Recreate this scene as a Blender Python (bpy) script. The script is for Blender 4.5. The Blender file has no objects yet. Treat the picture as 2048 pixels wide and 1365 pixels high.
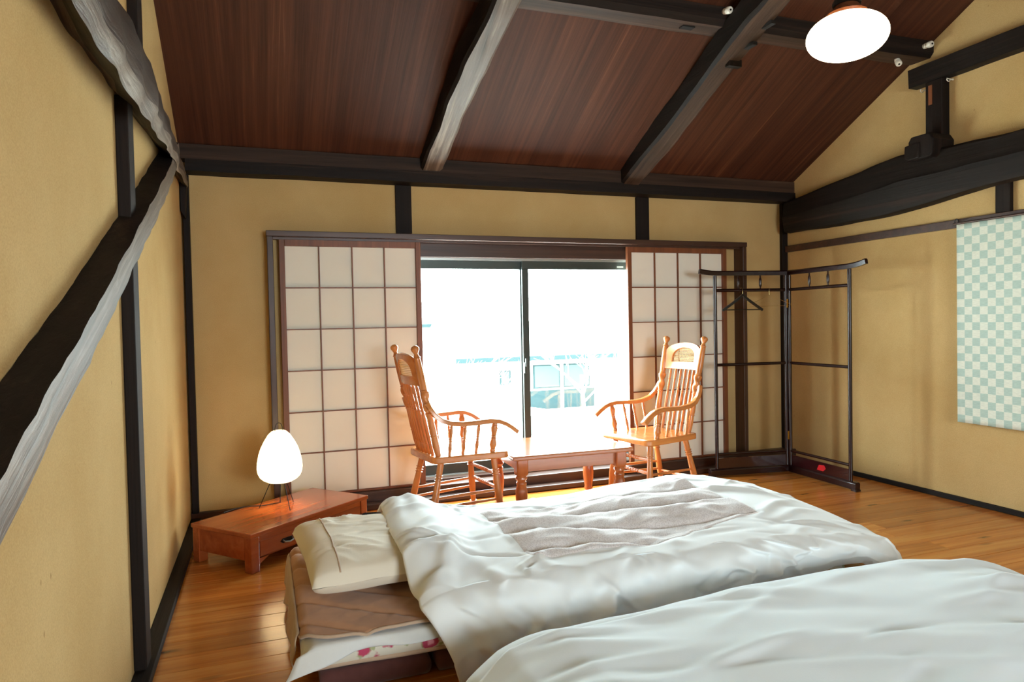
import bpy, bmesh, math, random
from mathutils import Vector, Matrix, noise, Euler
random.seed(7)
scn = bpy.context.scene
C = scn.collection
R = math.radians

# ------------------------------------------------------------------ camera
cam_d = bpy.data.cameras.new('camera'); cam = bpy.data.objects.new('camera', cam_d); C.objects.link(cam)
cam_d.sensor_width = 36.0; cam_d.lens = 1376.43 / 2048 * 36.0; cam_d.clip_start = .05; cam_d.clip_end = 300
_r = Vector((.93951032, -.34193019, -.02010215)); _u = Vector((.0279356, .01799998, .99944765)); _f = _r.cross(_u) * -1
_m = Matrix((_r, _u, _f * -1)).transposed().to_4x4(); _m.translation = Vector((.4294, -4.6621, 1.1940))
_f2 = Vector((.34137949, .93955295, -.02646319))
_m = Matrix((_r, _u, -_f2)).transposed().to_4x4(); _m.translation = Vector((.4294, -4.6621, 1.1940))
cam.matrix_world = _m
scn.camera = cam

# ------------------------------------------------------------------ world, exposure, window portals
w = bpy.data.worlds.new('overcast_sky'); scn.world = w; w.use_nodes = True
bg = w.node_tree.nodes['Background']; bg.inputs[0].default_value = (.86, .965, 1.0, 1); bg.inputs[1].default_value = 22.0
scn.view_settings.view_transform = 'Standard'; scn.view_settings.look = 'None'
scn.view_settings.exposure = 0.64; scn.view_settings.gamma = 1.0; scn.view_settings.use_curve_mapping = False


def portal(name, loc, rot, sx, sy):
    l = bpy.data.lights.new(name, 'AREA'); l.shape = 'RECTANGLE'; l.size = sx; l.size_y = sy
    l.cycles.is_portal = True
    o = bpy.data.objects.new(name, l); C.objects.link(o); o.location = loc; o.rotation_euler = rot
    return o


portal('window_portal', (2.3, .16, .93), (R(-90), 0, 0), 1.9, 1.66)
portal('rear_window_portal', (2.0, -7.12, 1.45), (R(90), 0, 0), 1.7, 1.2)

# ------------------------------------------------------------------ node materials


def newmat(name):
    m = bpy.data.materials.new(name); m.use_nodes = True
    nt = m.node_tree
    return m, nt, nt.nodes['Principled BSDF']


def N(nt, t, **kw):
    n = nt.nodes.new(t)
    for k, v in kw.items():
        if k.startswith('i_'):
            n.inputs[k[2:].replace('_', ' ')].default_value = v
        else:
            setattr(n, k, v)
    return n


def ramp(nt, stops):
    n = nt.nodes.new('ShaderNodeValToRGB')
    e = n.color_ramp.elements
    while len(e) < len(stops): e.new(.5)
    for q, (p, c) in zip(e, stops):
        q.position = p; q.color = (*c, 1) if len(c) == 3 else c
    return n


def srgb(r, g, b):
    f = lambda c: ((c / 255 + .055) / 1.055) ** 2.4 if c > 10 else c / 255 / 12.92
    return (f(r), f(g), f(b))


def coords(nt, scale, rot=(0, 0, 0), kind='Object', jitter=True, tilt=0.):
    tc = nt.nodes.new('ShaderNodeTexCoord'); mp = nt.nodes.new('ShaderNodeMapping')
    mp.inputs['Scale'].default_value = scale; mp.inputs['Rotation'].default_value = rot
    src = tc.outputs[kind]
    if tilt:
        mr0 = nt.nodes.new('ShaderNodeMapping'); mr0.inputs['Rotation'].default_value = (R(tilt), 0, 0); nt.links.new(src, mr0.inputs['Vector']); src = mr0.outputs[0]
    nt.links.new(src, mp.inputs['Vector'])
    if jitter:
        oi = nt.nodes.new('ShaderNodeObjectInfo'); ad = nt.nodes.new('ShaderNodeVectorMath'); ad.operation = 'MULTIPLY_ADD'
        cb = nt.nodes.new('ShaderNodeCombineXYZ')
        for k in range(3): nt.links.new(oi.outputs['Random'], cb.inputs[k])
        nt.links.new(cb.outputs[0], ad.inputs[0]); ad.inputs[1].default_value = (37.1, 53.7, 71.3)
        nt.links.new(mp.outputs[0], ad.inputs[2])
        return ad.outputs[0]
    return mp.outputs[0]


def bump(nt, b, h, strength, dist=.01):
    bn = nt.nodes.new('ShaderNodeBump'); bn.inputs['Strength'].default_value = strength; bn.inputs['Distance'].default_value = dist
    nt.links.new(h, bn.inputs['Height']); nt.links.new(bn.outputs[0], b.inputs['Normal'])


def wood(name, stops, axis='x', fine=60, rough=.45, bmp=.15, spec=.5, coat=0., vary=.0, knots=False, tilt=0.):
    m, nt, b = newmat(name)
    s = {'x': (1.2, fine, fine), 'y': (fine, 1.2, fine), 'z': (fine, fine, 1.2)}[axis]
    v = coords(nt, s, tilt=tilt)
    n1 = N(nt, 'ShaderNodeTexNoise', i_Scale=1.0, i_Detail=8., i_Roughness=.62, i_Distortion=.6); nt.links.new(v, n1.inputs['Vector'])
    v2 = coords(nt, tuple(q / 6 for q in s), tilt=tilt); n2 = N(nt, 'ShaderNodeTexNoise', i_Scale=1.0, i_Detail=4., i_Distortion=1.2); nt.links.new(v2, n2.inputs['Vector'])
    mx = N(nt, 'ShaderNodeMix', data_type='FLOAT'); mx.inputs[0].default_value = .5
    nt.links.new(n1.outputs[0], mx.inputs[2]); nt.links.new(n2.outputs[0], mx.inputs[3])
    rp = ramp(nt, stops); nt.links.new(mx.outputs[0], rp.inputs[0])
    out = rp.outputs[0]
    if vary:
        oi = nt.nodes.new('ShaderNodeObjectInfo'); hs = nt.nodes.new('ShaderNodeHueSaturation')
        mr = N(nt, 'ShaderNodeMapRange'); mr.inputs[3].default_value = 1 - vary; mr.inputs[4].default_value = 1 + vary
        nt.links.new(oi.outputs['Random'], mr.inputs[0]); nt.links.new(mr.outputs[0], hs.inputs['Value']); nt.links.new(out, hs.inputs['Color'])
        out = hs.outputs[0]
    if knots:
        kv = coords(nt, tuple(5 * (.45 if q == 1.2 else 1.5) for q in s)); vo = N(nt, 'ShaderNodeTexVoronoi', i_Scale=1.); nt.links.new(kv, vo.inputs['Vector'])
        nn = N(nt, 'ShaderNodeTexNoise', i_Scale=2.); nt.links.new(kv, nn.inputs['Vector'])
        kr = ramp(nt, [(.03, (0, 0, 0)), (.16, (1, 1, 1))]); nt.links.new(vo.outputs['Distance'], kr.inputs[0])
        mm = N(nt, 'ShaderNodeMix', data_type='RGBA', blend_type='MULTIPLY'); mm.inputs[0].default_value = .75
        nt.links.new(out, mm.inputs[6]); nt.links.new(kr.outputs[0], mm.inputs[7]); out = mm.outputs[2]
    nt.links.new(out, b.inputs['Base Color'])
    b.inputs['Roughness'].default_value = rough; b.inputs['Specular IOR Level'].default_value = spec
    b.inputs['Coat Weight'].default_value = coat; b.inputs['Coat Roughness'].default_value = .15
    bump(nt, b, mx.outputs[0], bmp)
    return m


def plain(name, col, rough=.5, metal=0., spec=.5, nz=0., nscale=20, bmp=0., sheen=0., coat=0.):
    m, nt, b = newmat(name)
    b.inputs['Base Color'].default_value = (*col, 1); b.inputs['Roughness'].default_value = rough
    b.inputs['Metallic'].default_value = metal; b.inputs['Specular IOR Level'].default_value = spec
    b.inputs['Sheen Weight'].default_value = sheen; b.inputs['Coat Weight'].default_value = coat
    n = N(nt, 'ShaderNodeTexNoise', i_Scale=nscale, i_Detail=5.); nt.links.new(coords(nt, (1, 1, 1)), n.inputs['Vector'])
    if nz:
        hs = nt.nodes.new('ShaderNodeHueSaturation'); hs.inputs['Color'].default_value = (*col, 1)
        mr = N(nt, 'ShaderNodeMapRange'); mr.inputs[3].default_value = 1 - nz; mr.inputs[4].default_value = 1 + nz
        nt.links.new(n.outputs[0], mr.inputs[0]); nt.links.new(mr.outputs[0], hs.inputs['Value']); nt.links.new(hs.outputs[0], b.inputs['Base Color'])
    if bmp: bump(nt, b, n.outputs[0], bmp, .004)
    return m


def mat_plaster():
    m, nt, b = newmat('ochre_plaster')
    v = coords(nt, (1, 1, 1), jitter=False)
    n = N(nt, 'ShaderNodeTexNoise', i_Scale=1.6, i_Detail=6., i_Roughness=.6); nt.links.new(v, n.inputs['Vector'])
    rp = ramp(nt, [(.3, srgb(194, 161, 106)), (.7, srgb(208, 178, 125))]); nt.links.new(n.outputs[0], rp.inputs[0])
    # sand grain
    g = N(nt, 'ShaderNodeTexNoise', i_Scale=260., i_Detail=2.); nt.links.new(v, g.inputs['Vector'])
    gr = ramp(nt, [(.3, (.84, .82, .78)), (.65, (1, 1, 1))]); nt.links.new(g.outputs[0], gr.inputs[0])
    m1 = N(nt, 'ShaderNodeMix', data_type='RGBA', blend_type='MULTIPLY'); m1.inputs[0].default_value = .8
    nt.links.new(rp.outputs[0], m1.inputs[6]); nt.links.new(gr.outputs[0], m1.inputs[7])
    # straw and small flecks
    vs = coords(nt, (10, 10, 4.5), jitter=False); vo = N(nt, 'ShaderNodeTexVoronoi', i_Scale=1.); nt.links.new(vs, vo.inputs['Vector'])
    sx = N(nt, 'ShaderNodeSeparateXYZ'); nt.links.new(vo.outputs['Color'], sx.inputs[0])
    dv_ = N(nt, 'ShaderNodeMath', operation='DIVIDE'); nt.links.new(vo.outputs['Distance'], dv_.inputs[0])
    pw = N(nt, 'ShaderNodeMath', operation='POWER'); nt.links.new(sx.outputs[0], pw.inputs[0]); pw.inputs[1].default_value = 2.5; nt.links.new(pw.outputs[0], dv_.inputs[1])
    fr = ramp(nt, [(.03, (.42, .33, .2)), (.055, (1, 1, 1))]); nt.links.new(dv_.outputs[0], fr.inputs[0])
    m2 = N(nt, 'ShaderNodeMix', data_type='RGBA', blend_type='MULTIPLY'); m2.inputs[0].default_value = .7
    nt.links.new(m1.outputs[2], m2.inputs[6]); nt.links.new(fr.outputs[0], m2.inputs[7])
    nt.links.new(m2.outputs[2], b.inputs['Base Color']); b.inputs['Roughness'].default_value = .95; b.inputs['Specular IOR Level'].default_value = .15
    bump(nt, b, g.outputs[0], .25, .004)
    return m


PLASTER = mat_plaster()
OLD = wood('old_dark_timber', [(.3, srgb(14, 11, 9)), (.55, srgb(30, 23, 19)), (.75, srgb(60, 45, 35))], 'y', 40, .65, .5, .2)
OLDX = wood('old_dark_timber_long', [(.3, srgb(16, 12, 10)), (.55, srgb(32, 24, 20)), (.75, srgb(62, 46, 36))], 'x', 40, .65, .5, .2)
OLDZ = wood('old_dark_post_timber', [(.3, srgb(14, 10, 9)), (.6, srgb(34, 24, 19)), (.8, srgb(64, 45, 34))], 'z', 40, .65, .3, .2)
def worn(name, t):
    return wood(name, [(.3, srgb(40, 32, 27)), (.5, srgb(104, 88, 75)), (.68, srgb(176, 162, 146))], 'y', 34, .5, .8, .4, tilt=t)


def brown_timber(name, t):
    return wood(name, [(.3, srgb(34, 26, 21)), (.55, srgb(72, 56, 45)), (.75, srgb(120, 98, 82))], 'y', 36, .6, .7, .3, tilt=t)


WORN = worn('pale_grey_timber', 0.); LITB = worn('sheen_painted_brace', -22.5); LITR = worn('sheen_painted_rafter', 22.3)  # brace and rafter tones have window sheen painted into the colour
WORNM = brown_timber('worn_brown_timber', 0.); LITMR = brown_timber('lit_brown_rafter', 22.3)  # rafter tone has the window light on its underside painted in
PLATE = wood('brown_plate_timber', [(.3, srgb(34, 24, 18)), (.55, srgb(68, 48, 36)), (.75, srgb(100, 76, 60))], 'x', 36, .65, .3, .25)
FRAMEW = wood('stained_frame_wood', [(.3, srgb(44, 28, 22)), (.55, srgb(72, 46, 34)), (.75, srgb(96, 64, 48))], 'x', 40, .4, .12, .5)
FRAMEZ = wood('stained_frame_wood_upright', [(.3, srgb(44, 28, 22)), (.55, srgb(72, 46, 34)), (.75, srgb(96, 64, 48))], 'z', 40, .4, .12, .5)
SHOJIW = wood('shoji_wood', [(.3, srgb(92, 50, 28)), (.55, srgb(122, 70, 40)), (.75, srgb(144, 88, 54))], 'z', 50, .45, .1, .4)
CEIL = wood('red_brown_ceiling_board', [(.28, srgb(42, 22, 15)), (.48, srgb(70, 39, 26)), (.62, srgb(86, 50, 33)), (.74, srgb(136, 90, 60))], 'y', 60, .6, .2, .2, tilt=27.6)
FLOORM = wood('pine_floor', [(.25, srgb(136, 70, 24)), (.5, srgb(194, 116, 46)), (.75, srgb(226, 160, 82))], 'x', 30, .2, .05, .5, .2, .16, True)
OAK = wood('honey_oak', [(.25, srgb(170, 96, 44)), (.55, srgb(205, 128, 66)), (.8, srgb(224, 152, 88))], 'z', 40, .28, .08, .5, .3)
OAKX = wood('honey_oak_flat', [(.25, srgb(170, 96, 44)), (.55, srgb(205, 128, 66)), (.8, srgb(224, 152, 88))], 'x', 30, .22, .06, .5, .4)
TABLEW = wood('red_oak_table', [(.25, srgb(140, 74, 38)), (.55, srgb(176, 102, 58)), (.8, srgb(200, 126, 78))], 'x', 30, .16, .05, .5, .5)
TABLEZ = wood('red_oak_leg', [(.25, srgb(140, 70, 34)), (.55, srgb(182, 100, 52)), (.8, srgb(206, 128, 76))], 'z', 30, .22, .05, .5, .4)
CHESTW = wood('cherry_chest', [(.25, srgb(112, 46, 20)), (.5, srgb(160, 76, 34)), (.75, srgb(192, 106, 54))], 'x', 16, .2, .015, .5, .4)
LACQ = plain('maroon_lacquer', srgb(34, 12, 12), .22, 0, .4, .2, 8, 0, 0, .15)
PANELL = plain('maroon_lacquer_panel', srgb(42, 9, 12), .18, 0, .6, .2, 8, 0, 0, .5)
BRASS = plain('brass', srgb(190, 140, 60), .3, 1., .5, .15, 40)
IRON = plain('black_iron', srgb(24, 22, 20), .45, .6, .5)
WIRE = plain('gold_wire', srgb(205, 180, 120), .3, 1.)
BRONZE = plain('bronze_aluminium', srgb(62, 70, 68), .4, .5, .5, .1, 30)
ALU = plain('track_aluminium', srgb(170, 175, 172), .35, .8, .5)
PORC = plain('porcelain', srgb(228, 224, 210), .25, 0, .5, .08, 60)
PAPER = plain('shoji_paper', srgb(232, 228, 216), .9, 0, .1, .03, 6, .05)
DUVET = plain('white_cotton', srgb(238, 245, 248), .9, 0, .15, .03, 90, .15, .25)
DUVET2 = plain('pale_blue_cotton', srgb(234, 246, 252), .9, 0, .15, .03, 90, .12, .25)
LINEN = plain('cream_linen', srgb(240, 232, 214), .95, 0, .1, .05, 140, .35, .3)
SHEET = plain('white_sheet', srgb(228, 232, 232), .9, 0, .1, .03, 60, .1, .2)
PIPING = plain('beige_piping', srgb(196, 170, 146), .8, 0, .2, .08, 80, .1, .3)
PADM = plain('brown_plush', srgb(190, 146, 114), .95, 0, .1, .22, 14, .3, .25)
PADSIDE = plain('beige_pad_underside', srgb(196, 172, 140), .95, 0, .1, .1, 20, .2, .4)
def cloth(name, col, sc, st):
    m, nt, b = newmat(name)
    b.inputs['Base Color'].default_value = (*col, 1); b.inputs['Roughness'].default_value = .9; b.inputs['Specular IOR Level'].default_value = .15; b.inputs['Sheen Weight'].default_value = .2
    v = coords(nt, (1, 1.3, 1), (0, 0, R(20)), jitter=False)
    n = N(nt, 'ShaderNodeTexNoise', noise_type='RIDGED_MULTIFRACTAL', i_Scale=sc, i_Detail=3., i_Roughness=.45, i_Distortion=.5); nt.links.new(v, n.inputs['Vector'])
    w_ = N(nt, 'ShaderNodeTexNoise', i_Scale=300., i_Detail=2.); nt.links.new(v, w_.inputs['Vector'])
    ad = N(nt, 'ShaderNodeMath', operation='MULTIPLY_ADD'); nt.links.new(w_.outputs[0], ad.inputs[0]); ad.inputs[1].default_value = .06; nt.links.new(n.outputs[0], ad.inputs[2])
    bump(nt, b, ad.outputs[0], st, .012)
    return m


DUVET = cloth('white_cotton_creased', srgb(240, 246, 248), 5.5, .35)
DUVET2 = cloth('pale_blue_cotton_creased', srgb(236, 247, 252), 3.2, .28)
LINEN = cloth('cream_linen_creased', srgb(242, 234, 216), 9., .35)
CANE = plain('pale_cane', srgb(214, 178, 128), .5, 0, .3, .1, 60)
MAROON = plain('maroon_mattress_cloth', srgb(98, 62, 58), .95, 0, .1, .2, 30, .2, .3)
REDP = plain('plain_red_mark', srgb(190, 20, 28), .3)
HANGW = plain('black_hanger', srgb(22, 16, 16), .3)
CORD = plain('black_cord', srgb(20, 18, 18), .6)


def mat_emit(name, col, s):
    m, nt, b = newmat(name)
    b.inputs['Base Color'].default_value = (.9, .86, .78, 1); b.inputs['Roughness'].default_value = .7
    b.inputs['Emission Color'].default_value = (*col, 1); b.inputs['Emission Strength'].default_value = s
    return m


LAMPG = mat_emit('lit_opal_glass', (1., .80, .52), 5.0)
def mat_washi():
    m = bpy.data.materials.new('washi_paper'); m.use_nodes = True; nt = m.node_tree; nt.nodes.clear()
    o = N(nt, 'ShaderNodeOutputMaterial'); mx = N(nt, 'ShaderNodeMixShader'); d = N(nt, 'ShaderNodeBsdfDiffuse'); t = N(nt, 'ShaderNodeBsdfTranslucent')
    n = N(nt, 'ShaderNodeTexNoise', i_Scale=40., i_Detail=4.); nt.links.new(coords(nt, (1, 1, 1)), n.inputs['Vector'])
    r = ramp(nt, [(.3, (.84, .81, .72)), (.7, (.93, .91, .84))]); nt.links.new(n.outputs[0], r.inputs[0])
    nt.links.new(r.outputs[0], d.inputs[0]); nt.links.new(r.outputs[0], t.inputs[0]); mx.inputs[0].default_value = .6
    nt.links.new(d.outputs[0], mx.inputs[1]); nt.links.new(t.outputs[0], mx.inputs[2]); nt.links.new(mx.outputs[0], o.inputs[0])
    return m


LAMPP = mat_washi()


def mat_glass():
    m = bpy.data.materials.new('window_glass'); m.use_nodes = True; nt = m.node_tree; nt.nodes.clear()
    o = N(nt, 'ShaderNodeOutputMaterial'); mx = N(nt, 'ShaderNodeMixShader'); t = N(nt, 'ShaderNodeBsdfTransparent'); g = N(nt, 'ShaderNodeBsdfGlossy')
    t.inputs[0].default_value = (.94, .97, .96, 1); g.inputs['Roughness'].default_value = .02; mx.inputs[0].default_value = .05
    nt.links.new(t.outputs[0], mx.inputs[1]); nt.links.new(g.outputs[0], mx.inputs[2]); nt.links.new(mx.outputs[0], o.inputs[0])
    return m


GLASS = mat_glass()


def mat_checker():
    m, nt, b = newmat('green_checked_linen')
    v = coords(nt, (20.4, 20.4, 20.8), jitter=False)
    sp = N(nt, 'ShaderNodeSeparateXYZ'); nt.links.new(v, sp.inputs[0])
    cb = N(nt, 'ShaderNodeCombineXYZ'); nt.links.new(sp.outputs[1], cb.inputs[0]); nt.links.new(sp.outputs[2], cb.inputs[1]); cb.inputs[2].default_value = .5
    ck = N(nt, 'ShaderNodeTexChecker', i_Scale=1.); ck.inputs[1].default_value = (*srgb(182, 204, 194), 1); ck.inputs[2].default_value = (*srgb(226, 229, 216), 1)
    nt.links.new(cb.outputs[0], ck.inputs[0])
    v2 = coords(nt, (40, 40, 420), jitter=False); n = N(nt, 'ShaderNodeTexNoise', i_Scale=1., i_Detail=3.); nt.links.new(v2, n.inputs['Vector'])
    r = ramp(nt, [(.3, (.86, .87, .86)), (.7, (1.06, 1.06, 1.05))]); nt.links.new(n.outputs[0], r.inputs[0])
    mx = N(nt, 'ShaderNodeMix', data_type='RGBA', blend_type='MULTIPLY'); mx.inputs[0].default_value = 1.
    nt.links.new(ck.outputs[0], mx.inputs[6]); nt.links.new(r.outputs[0], mx.inputs[7]); nt.links.new(mx.outputs[2], b.inputs['Base Color'])
    b.inputs['Roughness'].default_value = .9; b.inputs['Specular IOR Level'].default_value = .1
    bump(nt, b, n.outputs[0], .15, .002)
    return m


CHECK = mat_checker()


def mat_floral():
    m, nt, b = newmat('floral_cotton')
    v = coords(nt, (1, 1, 1), jitter=False)
    nz = N(nt, 'ShaderNodeTexNoise', i_Scale=30., i_Detail=3.); nt.links.new(v, nz.inputs['Vector'])
    mxv = N(nt, 'ShaderNodeMix', data_type='VECTOR'); mxv.inputs[0].default_value = .035
    nt.links.new(v, mxv.inputs[4]); nt.links.new(nz.outputs['Color'], mxv.inputs[5])
    base = (*srgb(226, 222, 206), 1)
    col = None
    for sc, lo, hi, c, off in [(16., .26, .34, srgb(140, 152, 108), 0), (22., .22, .30, srgb(176, 182, 140), 3), (12., .30, .36, srgb(196, 80, 110), 9), (12., .10, .17, srgb(236, 165, 182), 9)]:
        mp = N(nt, 'ShaderNodeMapping'); mp.inputs['Location'].default_value = (off, off * .7, off * .3); nt.links.new(mxv.outputs[1], mp.inputs[0])
        vo = N(nt, 'ShaderNodeTexVoronoi', i_Scale=sc); nt.links.new(mp.outputs[0], vo.inputs['Vector'])
        r = ramp(nt, [(lo, (1, 1, 1)), (hi, (0, 0, 0))]); nt.links.new(vo.outputs['Distance'], r.inputs[0])
        mm = N(nt, 'ShaderNodeMix', data_type='RGBA'); nt.links.new(r.outputs[0], mm.inputs[0])
        if col is None: mm.inputs[6].default_value = base
        else: nt.links.new(col, mm.inputs[6])
        mm.inputs[7].default_value = (*c, 1); col = mm.outputs[2]
    nt.links.new(col, b.inputs['Base Color']); b.inputs['Roughness'].default_value = .9; b.inputs['Specular IOR Level'].default_value = .1
    return m


FLORAL = mat_floral()


def mat_mesh():
    m, nt, b = newmat('pinkish_mesh_cloth')
    v = coords(nt, (170, 170, 170), (0, 0, R(45)), jitter=False)
    ck = N(nt, 'ShaderNodeTexVoronoi', i_Scale=1.); nt.links.new(v, ck.inputs['Vector'])
    r = ramp(nt, [(.25, srgb(214, 209, 210)), (.6, srgb(238, 235, 236))]); nt.links.new(ck.outputs['Distance'], r.inputs[0])
    nt.links.new(r.outputs[0], b.inputs['Base Color']); b.inputs['Roughness'].default_value = .9; b.inputs['Specular IOR Level'].default_value = .1
    b.inputs['Sheen Weight'].default_value = .2
    return m


MESHC = mat_mesh()

# ------------------------------------------------------------------ mesh helpers


class MB:
    def __init__(s): s.v = []; s.f = []; s.mi = []

    def quadbox(s, p8, mi=0):
        k = len(s.v); s.v += [tuple(p) for p in p8]
        for f in ((0, 3, 2, 1), (4, 5, 6, 7), (0, 1, 5, 4), (1, 2, 6, 5), (2, 3, 7, 6), (3, 0, 4, 7)):
            s.f.append(tuple(k + i for i in f)); s.mi.append(mi)
        return s

    def box(s, x0, x1, y0, y1, z0, z1, mi=0):
        return s.quadbox([(x0, y0, z0), (x1, y0, z0), (x1, y1, z0), (x0, y1, z0), (x0, y0, z1), (x1, y0, z1), (x1, y1, z1), (x0, y1, z1)], mi)

    def rings(s, rings, caps=True, closed=True, mi=0, loop=False):
        k = len(s.v); n = len(rings[0])
        for r in rings: s.v += [tuple(p) for p in r]
        m = len(rings)
        for i in range(m if loop else m - 1):
            for j in range(n if closed else n - 1):
                a = k + i * n + j; b2 = k + i * n + (j + 1) % n; i2 = (i + 1) % m
                s.f.append((a, b2, k + i2 * n + (j + 1) % n, k + i2 * n + j)); s.mi.append(mi)
        if caps and not loop:
            s.f.append(tuple(k + j for j in reversed(range(n)))); s.mi.append(mi)
            s.f.append(tuple(k + (m - 1) * n + j for j in range(n))); s.mi.append(mi)
        return s

    def lathe(s, p0, p1, prof, n=12, mi=0, twist=None):
        """prof: list of (t, radius) along p0-p1; twist=(t0,t1,turns,depth)"""
        p0 = Vector(p0); p1 = Vector(p1); d = (p1 - p0); L = d.length; d.normalize()
        a = d.orthogonal().normalized(); b = d.cross(a)
        rs = []
        for t, r in prof:
            c = p0 + d * (t * L); ring = []
            for j in range(n):
                an = 2 * math.pi * j / n; rr = r
                if twist and twist[0] <= t <= twist[1]:
                    ph = (t - twist[0]) / (twist[1] - twist[0])
                    rr = r * (1 + twist[3] * math.cos(2 * (an) + ph * twist[2] * 2 * math.pi))
                ring.append(c + (a * math.cos(an) + b * math.sin(an)) * rr)
            rs.append(ring)
        return s.rings(rs, mi=mi)

    def tube(s, path, rad, n=8, mi=0, loop=False):
        path = [Vector(p) for p in path]; m = len(path); rs = []; up = None
        for i, p in enumerate(path):
            if loop: d = (path[(i + 1) % m] - path[i - 1])
            else: d = (path[min(i + 1, m - 1)] - path[max(i - 1, 0)])
            d.normalize()
            a = d.orthogonal().normalized() if up is None else (up - d * up.dot(d)).normalized()
            up = a; b = d.cross(a); r = rad[i] if isinstance(rad, (list, tuple)) else rad
            rs.append([p + (a * math.cos(2 * math.pi * j / n) + b * math.sin(2 * math.pi * j / n)) * r for j in range(n)])
        return s.rings(rs, mi=mi, loop=loop)

    def sweep(s, path, sec, side=(0, 1, 0), mi=0):
        """rectangular-ish section sec [(a,b)] swept along path; a along side, b along normal; sec may be list per point"""
        path = [Vector(p) for p in path]; m = len(path); side = Vector(side); rs = []
        for i, p in enumerate(path):
            d = (path[min(i + 1, m - 1)] - path[max(i - 1, 0)]).normalized()
            a = (side - d * side.dot(d)).normalized(); b = d.cross(a)
            sc = sec[i] if isinstance(sec[0][0], (list, tuple)) else sec
            rs.append([p + a * x + b * y for x, y in sc])
        return s.rings(rs, mi=mi)

    def prism(s, pts, axis, lo, hi, mi=0):
        f = {'x': lambda p, t: (t, p[0], p[1]), 'y': lambda p, t: (p[0], t, p[1]), 'z': lambda p, t: (p[0], p[1], t)}[axis]
        return s.rings([[f(p, lo) for p in pts], [f(p, hi) for p in pts]], mi=mi)

    def grid(s, fn, nu, nv, mi=0):
        k = len(s.v)
        for i in range(nu + 1):
            for j in range(nv + 1): s.v.append(tuple(fn(i / nu, j / nv)))
        for i in range(nu):
            for j in range(nv):
                a = k + i * (nv + 1) + j; s.f.append((a, a + nv + 1, a + nv + 2, a + 1)); s.mi.append(mi)
        return s

    def build(s, name, mats, parent=None, smooth=False, bevel=0., seg=2, fix=True, solid=0., sub=0, angle=40):
        me = bpy.data.meshes.new(name); me.from_pydata(s.v, [], s.f)
        if not isinstance(mats, (list, tuple)): mats = [mats]
        for m in mats: me.materials.append(m)
        if len(mats) > 1: me.polygons.foreach_set('material_index', s.mi)
        if fix:
            bm = bmesh.new(); bm.from_mesh(me); bmesh.ops.recalc_face_normals(bm, faces=bm.faces); bm.to_mesh(me); bm.free()
        if smooth:
            for p in me.polygons: p.use_smooth = True
            if smooth != 'all':
                me.set_sharp_from_angle(angle=R(angle))
        me.update()
        o = bpy.data.objects.new(name, me); C.objects.link(o)
        if parent is not None: o.parent = parent
        if solid:
            md = o.modifiers.new('thickness', 'SOLIDIFY'); md.thickness = solid; md.offset = -1
        if bevel:
            md = o.modifiers.new('bevel', 'BEVEL'); md.width = bevel; md.segments = seg; md.limit_method = 'ANGLE'; md.angle_limit = R(40)
        if sub:
            md = o.modifiers.new('sub', 'SUBSURF'); md.levels = sub; md.render_levels = sub
        return o


def tag(o, label, cat, group=None):
    o['label'] = label; o['category'] = cat
    if group: o['group'] = group
    return o


def struct(o): o['kind'] = 'structure'; return o


def thing(name, label, cat, loc=(0, 0, 0), rz=0., group=None):
    o = bpy.data.objects.new(name, None); C.objects.link(o); o.location = loc; o.rotation_euler = (0, 0, rz); o.empty_display_size = .1
    return tag(o, label, cat, group)


def bx(x0, x1, y0, y1, z0, z1): return MB().box(x0, x1, y0, y1, z0, z1)


XL, XR, YN, YR = -.01, 4.578, -7.0, -3.5       # left wall, right wall, near wall, ridge


def ceil_z(y): return 2.25 + .524 * (-y if y > YR else (y - YN))


# ------------------------------------------------------------------ room shell
WT = .14
f = struct(bx(XL - WT, XR + WT, YN - WT, WT, -.12, -.02).build('floor', PLATE))
# planks
PW = .128
plank_meshes = {}
row = 0; y = -.11
while y > YN + .01:
    x = XL + .001; first = True
    while x < XR - .02:
        L = random.choice([1.82, 2.4, 3.0]) if not first else random.choice([.7, 1.2, 1.8, 2.3]); first = False
        if XR - (x + L) < .45: L = XR - x
        L = round(L, 3); key = round(L, 2)
        if key not in plank_meshes:
            pm = bx(0, L - .0012, -PW + .0014, 0, -.02, 0).build('plank', FLOORM, f, bevel=.0015, seg=1)
            plank_meshes[key] = pm; o = pm
        else:
            o = plank_meshes[key].copy(); C.objects.link(o); o.parent = f
        o.location = (x, y, random.uniform(-.0006, 0)); x += L
    y -= PW

# window wall with opening
OX0, OX1, OZ0, OZ1 = 1.36, 3.24, .10, 1.76
m = MB(); m.box(XL - WT, OX0, 0, WT, -.12, 2.36); m.box(OX1, XR + WT, 0, WT, -.12, 2.36)
m.box(OX0, OX1, 0, WT, -.12, OZ0); m.box(OX0, OX1, 0, WT, OZ1, 2.36)
struct(m.build('wall_far', PLASTER))
gable = lambda: [(WT, -.12), (WT, 2.36), (YR, ceil_z(YR) + .1), (YN - WT, 2.36), (YN - WT, -.12)]
struct(MB().prism(gable(), 'x', XL - WT, XL).build('wall_left', PLASTER))
struct(MB().prism(gable(), 'x', XR, XR + WT).build('wall_right', PLASTER))
m = MB(); m.box(XL, 1.25, YN - WT, YN, -.12, 2.36); m.box(2.75, XR, YN - WT, YN, -.12, 2.36)
m.box(1.25, 2.75, YN - WT, YN, -.12, .95); m.box(1.25, 2.75, YN - WT, YN, 1.95, 2.36)
struct(m.build('wall_near', PLASTER))
m = MB()
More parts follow.
